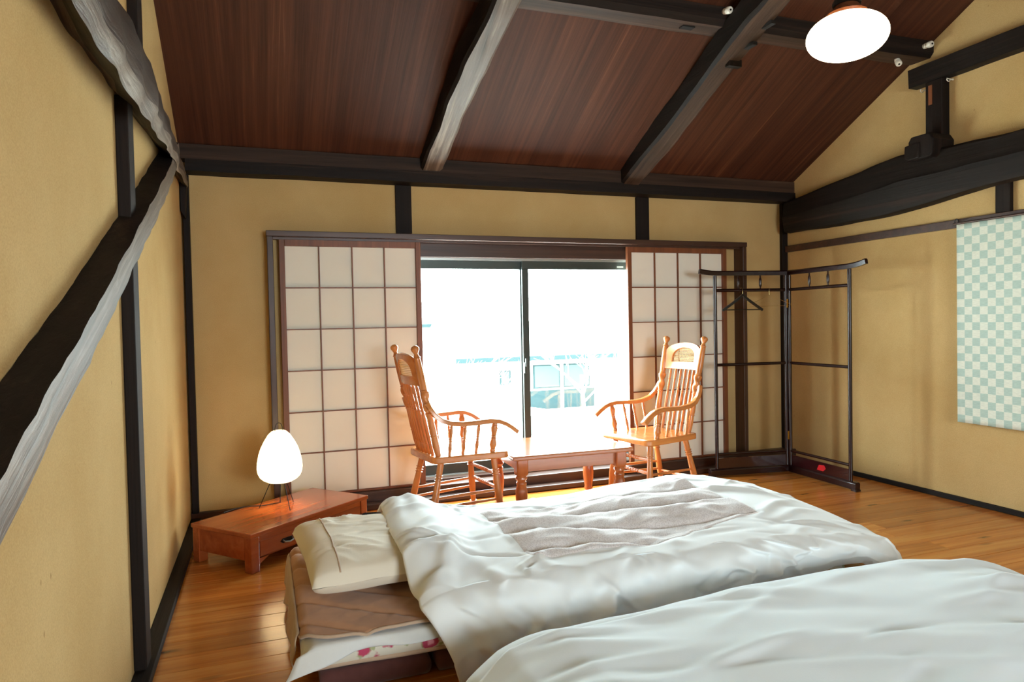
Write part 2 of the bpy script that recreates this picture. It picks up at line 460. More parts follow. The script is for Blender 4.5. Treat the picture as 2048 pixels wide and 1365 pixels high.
for a, b in ((0., YR), (YN, YR)):
    s = WT if a == 0 else -WT
    za = ceil_z(a)
    m.quadbox([(XL - WT, a + s, za - .524 * WT), (XR + WT, a + s, za - .524 * WT), (XR + WT, b, ceil_z(b)), (XL - WT, b, ceil_z(b)),
               (XL - WT, a + s, za + .05), (XR + WT, a + s, za + .05), (XR + WT, b, ceil_z(b) + .06), (XL - WT, b, ceil_z(b) + .06)])
struct(m.build('ceiling', CEIL))
struct(bx(XL, .049, YN, -.05, 0, .032).build('baseboard_left', OLD, bevel=.004))
struct(bx(XR - .022, XR, YN, -.2, 0, .032).build('baseboard_right', OLD, bevel=.003))
# sill / base board of the window wall
struct(bx(.474, XR, -.11, 0, 0, .098).build('baseboard_far', FRAMEW, bevel=.004))
struct(bx(.474, XR - .03, -.195, -.11, 0, .038).build('trim_1', FRAMEW, bevel=.006))
struct(bx(XL + .0, .474, -.03, 0, 0, .06).build('trim_2', FRAMEW, bevel=.003))

# projecting frame around the shoji
FX0, FX1, FZ = .475, 4.095, 1.80
fr = struct(bpy.data.objects.new('trim_3', None)); C.objects.link(fr)
bx(FX0, FX0 + .036, -.115, 0, .098, FZ - .0365).build('frame_upright', FRAMEZ, fr, bevel=.003)
bx(FX1 - .036, FX1, -.115, 0, .098, FZ - .0365).build('frame_upright', FRAMEZ, fr, bevel=.003)
bx(FX0 - .004, FX1 + .004, -.118, 0, FZ - .036, FZ).build('frame_head', FRAMEW, fr, bevel=.003)
bx(FX0 + .036, FX1 - .036, -.075, -.06, FZ - .05, FZ - .036).build('track_rail', FRAMEW, fr)
# short struts between frame and beam
for a, b in ((1.302, 1.41), (3.15, 3.262)):
    tag(bx(a, b, -.02, 0, FZ + .0005, 2.138).build('strut', OLDZ, bevel=.002),
        'short dark upright above the shoji screen behind the paper lamp' if a < 2 else 'short dark upright above the shoji screen near the clothes rack', 'post', 'short uprights over the window frame')

# ------------------------------------------------------------------ window
win = struct(bpy.data.objects.new('window_1', None)); C.objects.link(win)
# wooden lining
bx(OX0, OX1, -.0, WT, 1.66, 1.76).build('lintel_board', FRAMEW, win, bevel=.002)
bx(OX0, OX0 + .03, 0, WT, .10, 1.66).build('jamb', FRAMEZ, win); bx(OX1 - .03, OX1, 0, WT, .10, 1.66).build('jamb', FRAMEZ, win)
bx(OX0, OX1, .0, .05, .0985, .115).build('sill_board', FRAMEW, win)
for k in range(3): bx(OX0 + .03, OX1 - .03, .052 + .026 * k, .066 + .026 * k, .10, .125).build('track', ALU, win)
bx(OX0 + .03, OX1 - .03, .05, WT, 1.645, 1.66).build('track', ALU, win)


def sash(x0, x1, y0, thin):
    z0, z1 = .127, 1.645; w0, w1 = thin
    s = bx(x0, x1, y0, y0 + .024, z1 - .058, z1).build('sash', BRONZE, win, bevel=.002)
    bx(x0, x1, y0, y0 + .024, z0, z0 + .07).build('sash_rail', BRONZE, s, bevel=.002)
    bx(x0, x0 + w0, y0, y0 + .024, z0 + .07, z1 - .058).build('sash_stile', BRONZE, s, bevel=.002)
    bx(x1 - w1, x1, y0, y0 + .024, z0 + .07, z1 - .058).build('sash_stile', BRONZE, s, bevel=.002)
    bx(x0 + w0 - .004, x1 - w1 + .004, y0 + .009, y0 + .013, z0 + .066, z1 - .054).build('pane', GLASS, s)
    return s


s1 = sash(OX0 + .03, 2.262, .092, (.04, .034)); s2 = sash(2.235, OX1 - .03, .064, (.05, .045))
m = MB(); m.box(2.236, 2.256, .045, .064, .82, .90); m.box(2.24, 2.252, .03, .05, .87, .93)
m.build('crescent_latch', BRONZE, s2, bevel=.003)
bx(3.02, 3.075, .0625, .064, 1.602, 1.614).build('maker_label', ALU, s2)

# ------------------------------------------------------------------ shoji


def shoji(x0, x1, y, label, ncol=4, nrow=6):
    pz0, pz1 = .112, 1.711
    t = thing('shoji_screen', label, 'shoji screen', ((x0 + x1) / 2, y, .0985))
    X0, X1 = x0 - (x0 + x1) / 2, x1 - (x0 + x1) / 2; z = lambda q: q - .0985
    SW = .034
    for a, b in ((X0 - SW, X0), (X1, X1 + SW)): bx(a, b, -.016, .016, 0, z(1.752)).build('stile', SHOJIW, t, bevel=.002)
    bx(X0, X1, -.014, .014, z(pz1), z(1.752)).build('top_rail', SHOJIW, t, bevel=.002)
    bx(X0, X1, -.014, .014, 0, z(pz0)).build('bottom_rail', SHOJIW, t, bevel=.002)
    dx = (X1 - X0) / ncol; dz = (pz1 - pz0) / nrow
    hb = vb = None
    for i in range(1, ncol):
        if vb is None: vb = o = bx(-.0035, .0035, -.010, .006, z(pz0), z(pz1)).build('muntin', SHOJIW, t)
        else: o = vb.copy(); C.objects.link(o)
        o.location.x = X0 + dx * i
    for j in range(1, nrow):
        if hb is None: hb = o = bx(X0, X1, -.012, .004, -.0035, .0035).build('muntin', SHOJIW, t)
        else: o = hb.copy(); C.objects.link(o)
        o.location.z = z(pz0) + dz * j
    pp = None
    for i in range(ncol):
        for j in range(nrow):
            if pp is None: pp = o = bx(0, dx - .0005, .0065, .0075, 0, dz - .0005).build('paper_pane', PAPER, t)
            else: o = pp.copy(); C.objects.link(o)
            o.location = (X0 + dx * i, 0, z(pz0) + dz * j)
    return t


shoji(.58, 1.42, -.052, 'sliding paper screen behind the paper lamp, slid to the lamp side of the window')
shoji(3.075, 3.903, -.052, 'sliding paper screen partly behind the clothes rack')

# ------------------------------------------------------------------ timbers


def interp(tab, x):
    if x <= tab[0][0]: return tab[0][1]
    for (a, b), (c, d) in zip(tab, tab[1:]):
        if x <= c: return b + (d - b) * (x - a) / (c - a)
    return tab[-1][1]


def rough(p, s, amp, sc=6.):
    n = noise.noise_vector(Vector(p) * sc + Vector((s, s * 2, s * 3)))
    return (p[0] + n.x * amp, p[1] + n.y * amp * .3, p[2] + n.z * amp)


def beam_rings(ys, secfn, seed, amp, sc=5., axis='y'):
    rs = []
    for yy in ys: rs.append([rough(p, seed, amp, sc) for p in secfn(yy)])
    return rs


def lin(a, b, n): return [a + (b - a) * i / n for i in range(n + 1)]


def subd(sec, k=2):
    out = []
    for i, p in enumerate(sec):
        q = sec[(i + 1) % len(sec)]
        for j in range(k): out.append((p[0] + (q[0] - p[0]) * j / k, p[1] + (q[1] - p[1]) * j / k))
    return out


# upper log on the left wall
zr = [(-7, 1.85), (-4.5, 1.86), (-3, 1.87), (-2.7, 1.864), (-2.4, 1.877), (-2., 1.915), (-1.45, 1.962), (-.72, 2.02), (0, 2.05)]
sc_ = [(-7, 1.), (-2.2, 1.), (-1.4, .8), (-.7, .5), (0, .32)]
SECL = subd([(-.03, .10), (0, .09), (.06, .035), (.09, .0), (.112, .05), (.115, .11), (.10, .19), (.06, .26), (0, .30), (-.03, .30)], 2)


def sec_log(yy):
    z0 = interp(zr, yy); s = interp(sc_, yy)
    return [(XL + .01 + (x * s if x > 0 else x), yy, z0 + z * s) for x, z in SECL]


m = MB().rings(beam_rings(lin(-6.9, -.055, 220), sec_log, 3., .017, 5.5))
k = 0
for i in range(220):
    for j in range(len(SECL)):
        m.mi[k] = 1 if j in (6, 7) else (2 if j in (3, 4, 5) else 0); k += 1  # ridge facet pale, facets below it dark, remainder brown
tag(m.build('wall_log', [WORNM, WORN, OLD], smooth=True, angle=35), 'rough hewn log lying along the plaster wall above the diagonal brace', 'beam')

# diagonal brace
bt = [(-5.4, .08), (-3.487, .868), (-3.223, .983), (-2.79, 1.15), (-1.927, 1.514), (-1.2, 1.83), (-.698, 2.045), (-.3, 2.2)]


def sec_brace(yy):
    z0 = interp(bt, yy); h = .112; w = interp([(-5.4, .075), (-1.2, .07), (-.5, .045), (0, .02)], yy)
    return [(XL - .0, yy, z0 + .006), (XL + w * .6, yy, z0), (XL + w, yy, z0 + .004), (XL + w + .008, yy, z0 + h * .5), (XL + w + .005, yy, z0 + h - .004), (XL + w * .6, yy, z0 + h), (XL, yy, z0 + h + .004)]


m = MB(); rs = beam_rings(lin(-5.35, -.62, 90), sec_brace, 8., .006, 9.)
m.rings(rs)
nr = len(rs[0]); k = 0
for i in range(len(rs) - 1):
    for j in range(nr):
        m.mi[k] = 1 if j in (1, 2, 3) else 0; k += 1  # room-side faces take the pale tone, painting in the window sheen
tag(m.build('diagonal_brace', [OLD, LITB], smooth=True, angle=35), 'long diagonal brace on the plaster wall with window sheen painted on its face', 'beam')

# left wall uprights
tag(bx(XL, XL + .04, -2.05, -1.95, .033, 1.98).build('wall_post', OLDZ, bevel=.004), 'slim dark wall post passing behind the diagonal brace', 'post')
tag(bx(XL, XL + .035, -1.74, -1.62, 2.16, ceil_z(-1.68)).build('wall_post', OLDZ, bevel=.003), 'dark wall post rising from the rough log to the ceiling', 'post')
m = MB().prism([(-.0, 0.06), (.036, .06), (.036, 2.138), (-.0, 2.138)], 'y', -.05, 0)
m.prism([(-.005, 1.90), (.02, 1.86), (.034, 2.1), (-.005, 2.1)], 'y', -.12, -.05)
tag(m.build('corner_post', OLDZ, bevel=.003), 'dark post in the corner beside the low chest', 'post')
tag(bx(XR - .055, XR - .0005, -.035, -.0005, .099, 2.138).build('corner_post', OLDZ, bevel=.003), 'dark post in the corner behind the clothes rack', 'post')

# wall beam over the window wall
m = MB().rings([[rough((x, yy, z), 1., .004, 3.) for yy, z in ((0.005, 2.14), (-.06, 2.14), (-.125, 2.142), (-.128, 2.18), (-.126, 2.214), (0.005, 2.214))] for x in lin(XL + .037, XR, 60)])
tag(m.build('eaves_beam', OLDX, smooth=True, angle=35), 'long black beam across the top of the window wall', 'beam')
m = MB().rings([[rough((x, yy, z), 5., .003, 3.) for yy, z in ((0, 2.2155), (-.117, 2.2155), (-.117, 2.303), (0, 2.24))] for x in lin(XL, XR, 50)])
tag(m.build('wall_plate', PLATE, smooth=True, angle=35), 'brown timber plate lying on the black beam at the foot of the ceiling slope', 'beam')

# sloping beams
for xa, xb, w, lab, mat, sd in ((1.515, 1.60, .075, 'sloping roof beam with window sheen painted on its underside, without mortise holes under the ceiling', LITR, 2.), (3.06, 3.05, .085, 'brown sloping roof beam with mortise holes beside the pendant lamp', LITMR, 11.)):
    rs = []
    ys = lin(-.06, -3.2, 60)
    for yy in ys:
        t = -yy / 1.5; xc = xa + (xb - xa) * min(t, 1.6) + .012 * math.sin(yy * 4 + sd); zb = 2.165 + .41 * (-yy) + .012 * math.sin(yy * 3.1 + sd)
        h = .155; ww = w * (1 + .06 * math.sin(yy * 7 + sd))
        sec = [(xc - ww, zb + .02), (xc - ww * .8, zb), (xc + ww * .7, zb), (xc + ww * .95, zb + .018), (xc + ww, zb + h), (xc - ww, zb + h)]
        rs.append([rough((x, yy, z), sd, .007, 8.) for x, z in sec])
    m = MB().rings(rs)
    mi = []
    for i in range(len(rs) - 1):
        for j in range(6): mi.append(1 if j in (1, 2) else 0)  # underside takes the paler tone, painting in light from the window
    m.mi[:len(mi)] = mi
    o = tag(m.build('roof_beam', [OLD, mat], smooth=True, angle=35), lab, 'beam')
    if sd > 5:
        zz = lambda yy: 2.165 + .41 * (-yy) + .012 * math.sin(yy * 3.1 + sd)
        bx(3.04, 3.13, -1.29, -1.25, zz(-1.27) - .022, zz(-1.27) + .02).build('peg', OLD, o, bevel=.003)
        for yy in (-1.41, -1.56): bx(3.07, 3.10, yy - .05, yy + .03, zz(yy) - .014, zz(yy) + .004).build('mortise', plain('hole_black', (.004, .003, .003), .9), o)

# purlin
PB = 2.862
m = MB().rings([[rough((x, yy, z), 21., .005, 4.) for yy, z in ((-1.20, PB + .005), (-1.345, PB), (-1.37, PB + .03), (-1.37, 2.962), (-1.20, 2.872))] for x in lin(XL + .001, XR - .001, 60)])
mi = []
for i in range(60): mi += [1, 0, 0, 0, 0]  # bottom face gets the lighter brown timber, window light put into its colour
m.mi[:len(mi)] = mi
pl = tag(m.build('purlin', [OLDX, PLATE], smooth=True, angle=35), 'dark purlin crossing under the ceiling from wall to wall', 'beam')
bx(2.72, 2.80, -1.30, -1.26, PB - .006, PB + .002).build('mortise', plain('mortise_black', (.004, .003, .003), .9), pl)


def knob(p, d, label):
    d = Vector(d).normalized(); p = Vector(p); m = MB()
    m.lathe(p, p + d * .062, [(0, .016), (.3, .018), (.36, .013), (.5, .013), (.56, .02), (.92, .02), (1, .016)], 14)
    o = m.build('insulator_knob', PORC, smooth=True); tag(o, label, 'insulator')
    MB().lathe(p + d * .0625, p + d * .066, [(0, .006), (1, .005)], 8).build('screw', IRON, o)


knob((2.945, -1.372, 2.935), (-.05, -1, -.25), 'white porcelain wiring knob on the purlin near the sloping roof beam')
knob((XR - .09, -1.372, 2.92), (-.1, -1, -.1), 'white porcelain wiring knob on the purlin end by the tie beam')
knob((4.37, -1.27, PB - .002), (-.3, -.5, -.6), 'white porcelain wiring knob under the purlin end')

# big curved beam on the right wall
top = [(-7, 2.24), (-2., 2.222), (-1.576, 2.237), (-1.22, 2.259), (-.81, 2.213), (-.08, 2.12), (0, 2.11)]
bot = [(-7, 2.05), (-1.92, 1.968), (-1.46, 1.926), (-1.09, 1.887), (-.66, 1.886), (0, 1.90)]


def sec_curved(yy):
    t = interp(top, yy); b = interp(bot, yy) - .02; X = XR
    return [(X + .01, yy, b + .02), (X - .06, yy, b + .004), (X - .12, yy, b + .012), (X - .128, yy, b + .03), (X - .142, yy, b + (t - b) * .52), (X - .136, yy, b + (t - b) * .56), (X - .125, yy, t - .014), (X - .112, yy, t), (X + .01, yy, t + .015)]


m = MB().rings(beam_rings(lin(-6.95, -.13, 90), sec_curved, 31., .008, 5.))
tag(m.build('curved_beam', OLD, smooth=True, angle=24), 'massive curved black beam on the wall above the checked cloth', 'beam')
m = MB().rings([[rough((x, yy, z), 33., .004, 6.) for x, z in ((XR, 2.69), (XR - .075, 2.69), (XR - .08, 2.81), (XR, 2.825))] for yy in lin(-6., -1.245, 40)])
tag(m.build('tie_beam', OLD, smooth=True, angle=35), 'straight dark tie beam resting on the short post with a carved block', 'beam')
# queen post with block
q = thing('king_post', 'short dark post on a carved block under the tie beam', 'post', (XR, -1.42, 2.2))
bx(-.07, -.0005, -.058, .058, .12, .488).build('shaft', OLDZ, q, bevel=.006)
m = MB(); m.prism([(-.085, .0), (-.09, .09), (-.065, .13), (.065, .13), (.085, .1), (.085, .02), (.05, -.02), (-.07, -.02)], 'x', -.19, -.001)
m.prism([(.0, -.015), (.0, .085), (.105, .08), (.11, .0), (.08, -.02)], 'x', -.20, -.02)
m.build('block', OLDZ, q, bevel=.008)
o = bx(-.073, -.069, .008, .034, .335, .46).build('peg', SHOJIW, q); o['label'] = 'light wooden wedge in the post'
q.location.z = 2.205


def cuphook(y, z, label):
    p = Vector((XR, y, z)); m = MB()
    m.lathe(p, p + Vector((-.012, 0, 0)), [(0, .006), (1, .005)], 8)
    pts = [p + Vector((-.012, 0, 0)), p + Vector((-.025, .0, 0))] + [p + Vector((-.04 - .015 * math.cos(a), 0, -.0 - .015 * math.sin(a))) for a in lin(-.2, 3.4, 8)]
    m.tube(pts, .003, 6)
    tag(m.build('cup_hook', PORC, smooth=True), label, 'hook')


cuphook(-1.315, 2.665, 'small white cup hook on the window side of the short post')
cuphook(-1.5, 2.675, 'small white cup hook on the tie beam side of the short post')
tag(bx(XR - .03, XR - .0005, -1.872, -1.785, 1.788, 1.99).build('strut', OLDZ, bevel=.003), 'short dark upright between curved beam and wall rail', 'post')
rail = tag(bx(XR - .032, XR - .0005, YN + .01, -.036, 1.735, 1.787).build('wall_rail', FRAMEW, bevel=.003), 'slim dark picture rail from which the checked cloth hangs', 'rail')

# hanging cloth
y0, y1, z0, z1 = -2.44, -1.562, .515, 1.752
cl = thing('wall_hanging', 'pale green checked cloth hanging from the wall rail', 'wall hanging', (XR - .055, -1.562, .515))


def hang(u, v):
    yy = (y1 - y0) * -u; zz = v * (z1 - z0)
    return (.006 * math.sin(u * 9 + 1) * (1 - v * .8), yy, zz)


MB().grid(hang, 30, 40).build('cloth', CHECK, cl, smooth='all', solid=.0015)
MB().tube([(-.003, .02, z1 - z0 + .004), (-.003, -.9, z1 - z0 + .004)], .007, 10).build('rod', FRAMEW, cl, smooth=True)
m = MB().tube([(.0 + .0, .0 + .012 * math.cos(a), z1 - z0 + .02 + .013 * math.sin(a)) for a in lin(0, 5.9, 14)], .003, 6, loop=True); m.build('ring', IRON, cl, smooth=True)

# ------------------------------------------------------------------ ceiling lamp
LP = Vector((3.007, -2.18, 2.385))
t = thing('pendant_lamp', 'lit opal glass pendant lamp hanging from the sloped ceiling', 'lamp', LP)
prof = []
for i in range(25):
    a = -math.pi / 2 + math.pi * .86 * i / 24
    prof.append((.176 * math.cos(a) ** .92 if math.cos(a) > 0 else 0, .10 + .10 * math.sin(a)))
rs = [[(r * math.cos(2 * math.pi * j / 40), r * math.sin(2 * math.pi * j / 40), z) for j in range(40)] for r, z in [(max(r, .002), z) for r, z in prof]]
MB().rings(rs).build('glass_shade', LAMPG, t, smooth='all')
zt = prof[-1][1]
MB().lathe((0, 0, zt - .004), (0, 0, zt + .05), [(0, .085), (.3, .088), (.5, .07), (1, .05)], 28).build('gallery', SHOJIW, t, smooth=True)
MB().lathe((0, 0, zt + .05), (0, 0, zt + .13), [(0, .06), (.2, .062), (.7, .04), (1, .012)], 20).build('cap', IRON, t, smooth=True)
zc = ceil_z(-2.18) - LP.z
MB().tube([(0, 0, zt + .12), (0, 0, zc - .03)], .004, 8).build('cord', CORD, t)
MB().lathe((0, 0, zc - .05), (0, 0, zc + .02), [(0, .02), (.3, .045), (1, .045)], 20).build('ceiling_rose', IRON, t, smooth=True)

# ------------------------------------------------------------------ low chest
ang = R(40.5)
ch = thing('low_chest', 'low reddish wooden chest with drawers set slantwise in the corner', 'chest', (.352, -1.125, 0), ang)
L_, W_, H_ = .83, .44, .197
bx(-.006, L_ + .006, -.006, W_ + .006, H_ - .022, H_).build('top', CHESTW, ch, bevel=.004)
m = MB(); m.box(.03, L_ - .03, .016, W_ - .01, .06, H_ - .0225); m.build('body', CHESTW, ch, bevel=.002)
for x0, x1 in ((0.012, .40), (.43, L_ - .05)):
    d = bx(x0 + .045, x1, .004, .018, .07, .148).build('drawer', CHESTW, ch, bevel=.003)
    xc = (x0 + .045 + x1) / 2
    b = MB().prism([(xc - .045, .108), (xc - .03, .120), (xc + .03, .120), (xc + .045, .108), (xc + .03, .097), (xc - .03, .097)], 'y', .001, .005).build('back_plate', IRON, d)
    MB().tube([(xc - .03, .003, .112), (xc - .028, -.012, .105), (xc, -.018, .101), (xc + .028, -.012, .105), (xc + .03, .003, .112)], .004, 8).build('pull', ALU, d, smooth=True)
bx(.03, L_ - .03, .006, .02, .148, H_ - .022).build('front_rail', CHESTW, ch)
for (x, yy, sx, sy) in ((0, 0, 1, 1), (L_, 0, -1, 1), (0, W_, 1, -1), (L_, W_, -1, -1)):
    xs = sorted((x + .0 * sx, x + .05 * sx)); ys = sorted((yy + .0, yy + .05 * sy))
    m = MB(); m.box(xs[0], xs[1], ys[0], ys[1], 0, H_ - .0225); m.build('leg', CHESTW, ch, bevel=.003)
    xs = sorted((x + .05 * sx, x + .10 * sx)); zb = .062
    pts = [(x + .05 * sx, .035), (x + .05 * sx, zb + .002), (x + .11 * sx, zb + .002)]
    MB().prism(pts, 'y', *sorted((yy + .003 * sy, yy + .02 * sy))).build('bracket', CHESTW, ch)
for a, b in ((.004, .016), (L_ - .016, L_ - .004)): bx(a, b, .05, W_ - .05, .06, H_ - .0225).build('end_panel', CHESTW, ch)

# paper lamp
lp = thing('paper_lamp', 'glowing egg shaped paper lamp on three wire legs', 'lamp', (.503, -.66, H_))
prof = [(.026, .430), (.040, .424), (.058, .407), (.080, .372), (.098, .335), (.110, .298), (.118, .257), (.1205, .225), (.117, .198), (.106, .175), (.090, .160), (.064, .146)]
rs = []
for i in range(61):
    t_ = i / 60 * (len(prof) - 1); k = min(int(t_), len(prof) - 2); fr_ = t_ - k
    r = prof[k][0] + (prof[k + 1][0] - prof[k][0]) * fr_; z = prof[k][1] + (prof[k + 1][1] - prof[k][1]) * fr_
    r *= 1 + .004 * math.cos(i * 2.1)
    rs.append([(r * math.cos(2 * math.pi * j / 36), r * math.sin(2 * math.pi * j / 36), z) for j in range(36)])
MB().rings(rs, caps=False).build('paper_shade', LAMPP, lp, smooth='all')
for k in range(3):
    a = R(-75 + 120 * k + 8)
    MB().tube([(.045 * math.cos(a), .045 * math.sin(a), .16), (.115 * math.cos(a), .115 * math.sin(a), .003)], .0022, 6).build('leg', IRON, lp)
MB().tube([(.02 * math.cos(b), 0, .425 + .045 * max(0, math.sin(b)) ** .7) for b in lin(0, math.pi, 14)], .0018, 6).build('handle', IRON, lp)
MB().lathe((0, 0, .138), (0, 0, .17), [(0, .012), (1, .016)], 10).build('socket', BRASS, lp)
bl = bpy.data.lights.new('lamp_bulb', 'POINT'); bl.energy = 2.6; bl.color = (1., .74, .42); bl.shadow_soft_size = .035
bo = bpy.data.objects.new('lamp_bulb', bl); C.objects.link(bo); bo.parent = lp; bo.location = (0, 0, .25)
tag(MB().tube([(.503, -.655, .325), (.50, -.62, .215), (.46, -.58, .202), (.40, -.60, .2025), (.33, -.58, .203), (.27, -.60, .2025), (.21, -.66, .202)], .0028, 6).build('power_cord', CORD, smooth=True), 'thin black cord trailing from the paper lamp across the chest', 'cord')

# ------------------------------------------------------------------ armchairs
BEAD = lambda t, r, k=1.35, d=.008: [(t - d, r), (t - d * .4, r * k), (t + d * .4, r * k), (t + d, r)]


def chair(label, loc, rz):
    t = thing('armchair', label, 'chair', loc, rz, 'turned oak armchairs at the window')
    SZ, ST = .428, .040
    pts = []
    for cx_, cy_, a0 in ((.20, .205, 0), (-.19, .165, 90), (-.19, -.165, 180), (.20, -.205, 270)):
        for q_ in lin(0, 90, 5):
            a = R(a0 + q_); pts.append((cx_ + .045 * math.cos(a), cy_ + .045 * math.sin(a)))
    MB().prism(pts, 'z', SZ - ST, SZ).build('seat', OAKX, t, bevel=.008, seg=3, smooth=True)
    tops = {}
    for sx in (1, -1):
        for sy in (1, -1):
            p1 = Vector((.165 if sx > 0 else -.165, (.175 if sx > 0 else .15) * sy, SZ - ST + .002)); p0 = Vector((.20 if sx > 0 else -.255, (.205 if sx > 0 else .185) * sy, 0))
            tops[sx, sy] = (p0, p1)
            r = .017
            pr = [(0, .014), (.03, .015)] + BEAD(.06, .0155) + BEAD(.10, .0165) + [(.14, .0165), (.35, .0215), (.55, .02), (.68, .0175)] + BEAD(.72, .0175) + BEAD(.76, .0175) + BEAD(.80, .0175) + [(.84, .0185), (1, .019)]
            MB().lathe(p0, p1, pr, 12).build('leg', OAK, t, smooth=True)
    at = lambda k, z: tops[k][0] + (tops[k][1] - tops[k][0]) * (z / (SZ - ST))
    for sy in (1, -1):
        for z in (.135, .155 + .035):
            MB().lathe(at((1, sy), z), at((-1, sy), z - .01), [(0, .007), (.5, .0095), (1, .007)], 10).build('stretcher', OAK, t, smooth=True)
    MB().lathe(at((-1, 1), .115), at((-1, -1), .115), [(0, .008), (.5, .0105), (1, .008)], 10).build('stretcher', OAK, t, smooth=True)
    for z in (.20, .285):
        pr = [(0, .009), (.2, .011)]
        for k in range(7): pr += BEAD(.3 + .066 * k, .009, 1.4, .016)
        pr += [(.8, .011), (1, .009)]
        MB().lathe(at((1, 1), z), at((1, -1), z), pr, 12).build('front_stretcher', OAK, t, smooth=True)
    # back posts
    P0 = {}
    for sy in (1, -1):
        a = Vector((-.185, .16 * sy, SZ - .004)); b = Vector((-.325, .185 * sy, 1.075)); P0[sy] = (a, b)
        pr = [(0, .014), (.1, .0185), (.16, .0175)] + BEAD(.19, .0165, 1.2, .006) + [(.22, .0185), (.35, .0165)] + BEAD(.40, .016, 1.25, .006)
        pr += [(.42 + .012 * k, .0195) for k in range(15)] + BEAD(.605, .016, 1.25, .006) + [(.63, .018), (.75, .0185), (.87, .0165)] + BEAD(.895, .015, 1.3, .006) + [(.915, .012), (.925, .010), (.94, .014), (.96, .0205), (.975, .0215), (.99, .017), (1, .006)]
        pr = [(t_, r_ * 1.14) for t_, r_ in pr]
        MB().lathe(a, b, pr, 16, twist=(.42, .589, 1.6, .22)).build('back_post', OAK, t, smooth=True)
    on = lambda sy, f_: P0[sy][0] + (P0[sy][1] - P0[sy][0]) * f_
    # crest rail with arched head; (s, h): s across -1..1, h up
    nrm = Vector((-1, 0, -.21)).normalized()

    def crest_pt(s, z, off):
        f_ = (z - SZ) / (1.075 - SZ); l = on(1, f_); r_ = on(-1, f_); p = l + (r_ - l) * (s + 1) / 2
        bow = -.028 * (1 - s * s)
        return p + Vector((bow, 0, 0)) + nrm * off

    outer = []; inner = []
    n_ = 28
    Zb, Ze, Zt = .845, .955, 1.03
    for k in range(n_):       # go round: bottom, right, top, left
        u_ = k / n_
        if u_ < .25: s = -1 + 8 * u_; o_ = (s * .93, Zb); i_ = (s * .6, Zb + .05)
        elif u_ < .35: f_ = (u_ - .25) / .1; o_ = (.93, Zb + (Ze - Zb) * f_); i_ = (.6, Zb + .05 + .02 * f_)
        elif u_ < .9: f_ = (u_ - .35) / .55; s = math.cos(math.pi * f_); o_ = (.93 * s, Ze + (Zt - Ze) * math.sin(math.pi * f_) ** .8); i_ = (.6 * s, Zb + .07 + (Zt - .035 - Zb - .07) * math.sin(math.pi * f_) ** .75)
        else: f_ = (u_ - .9) / .1; o_ = (-.93, Ze - (Ze - Zb) * f_); i_ = (-.6, Zb + .07 - .02 * f_)
        outer.append(o_); inner.append(i_)
    m = MB(); H = .010
    rs = [[crest_pt(*p, H) for p in outer], [crest_pt(*p, -H) for p in outer], [crest_pt(*p, -H) for p in inner], [crest_pt(*p, H) for p in inner]]
    m.rings(rs, caps=False, loop=True)
    m.build('crest_rail', OAKX, t, smooth=True, bevel=.002)
    zi0 = Zb + .04
    m = MB()
    hw = lambda z: .62 if z < Zb + .07 else .62 * math.sqrt(max(0., 1 - ((z - Zb - .07) / (Zt - .03 - Zb - .07)) ** 2.6))
    for k in range(12):
        z = zi0 + .0105 * k + .003
        if hw(z) > .05: m.tube([crest_pt(s * hw(z), z, .001) for s in lin(-1, 1, 8)], .0019, 5)
    for k in range(17):
        s = -.6 + .075 * k; zz = max((z for z in lin(zi0, Zt - .03, 40) if hw(z) >= abs(s)), default=None)
        if zz: m.tube([crest_pt(s, z, -.001) for z in lin(zi0, zz, 4)], .0017, 5)
    m.build('cane_panel', CANE, t)
    for k in range(6):
        s = -.72 + 1.44 * k / 5
        a = Vector((-.195 - .012 * (1 - s * s), -s * .155, SZ - .003)); b = crest_pt(s * .88, Zb + .006, 0)
        pr = [(0, .0075), (.04, .009), (.12, .010)] + BEAD(.15, .008, 1.3, .006) + [(.2, .0095), (.5, .010), (.6, .0085)] + BEAD(.63, .007, 1.5, .008) + BEAD(.68, .0065, 1.4, .008) + [(.73, .0085), (.78, .007)] + BEAD(.82, .0065, 1.4, .008) + [(.88, .009), (.94, .0085), (1, .005)]
        pr = [(t_, r_ * 1.18) for t_, r_ in pr]
        MB().lathe(a, b, pr, 10).build('spindle', OAK, t, smooth=True)
    for sy in (1, -1):
        pth = [(-.262, .198, .745), (-.25, .205, .715), (-.225, .213, .675), (-.185, .222, .64), (-.13, .230, .62), (-.06, .236, .612), (.03, .241, .614), (.11, .245, .618), (.165, .248, .612), (.21, .250, .594), (.25, .252, .568), (.285, .254, .54)]
        pth = [Vector((x, yy * sy, z)) for x, yy, z in pth]
        ws = [.012, .014, .017, .02, .021, .021, .021, .022, .023, .024, .024, .023]
        sec = [[(-w_, -.012), (-w_, .009), (-w_ * .7, .014), (w_ * .7, .014), (w_, .009), (w_, -.012)] for w_ in ws]
        MB().sweep(pth, sec, (0, 1, 0)).build('arm', OAKX, t, smooth=True, bevel=.002)
        for x, big in ((-.13, 0), (-.045, 0), (.04, 0), (.14, 1)):
            a = Vector((x, (.195 if not big else .212) * sy, SZ - .003)); zt_ = interp([(-.13, .62), (-.06, .612), (.03, .614), (.14, .616)], x) - .006
            b = Vector((x + .004, interp([(-.13, .230), (.14, .246)], x) * sy, zt_))
            r = .009 if not big else .0175
            pr = [(0, r * .8), (.06, r)] + BEAD(.12, r * .8, 1.3, .015) + [(.25, r * 1.25), (.38, r)] + BEAD(.48, r * .8, 1.5, .018) + BEAD(.56, r * .8, 1.5, .018) + [(.68, r), (.8, r * 1.25)] + BEAD(.9, r * .85, 1.3, .015) + [(1, r * .8)]
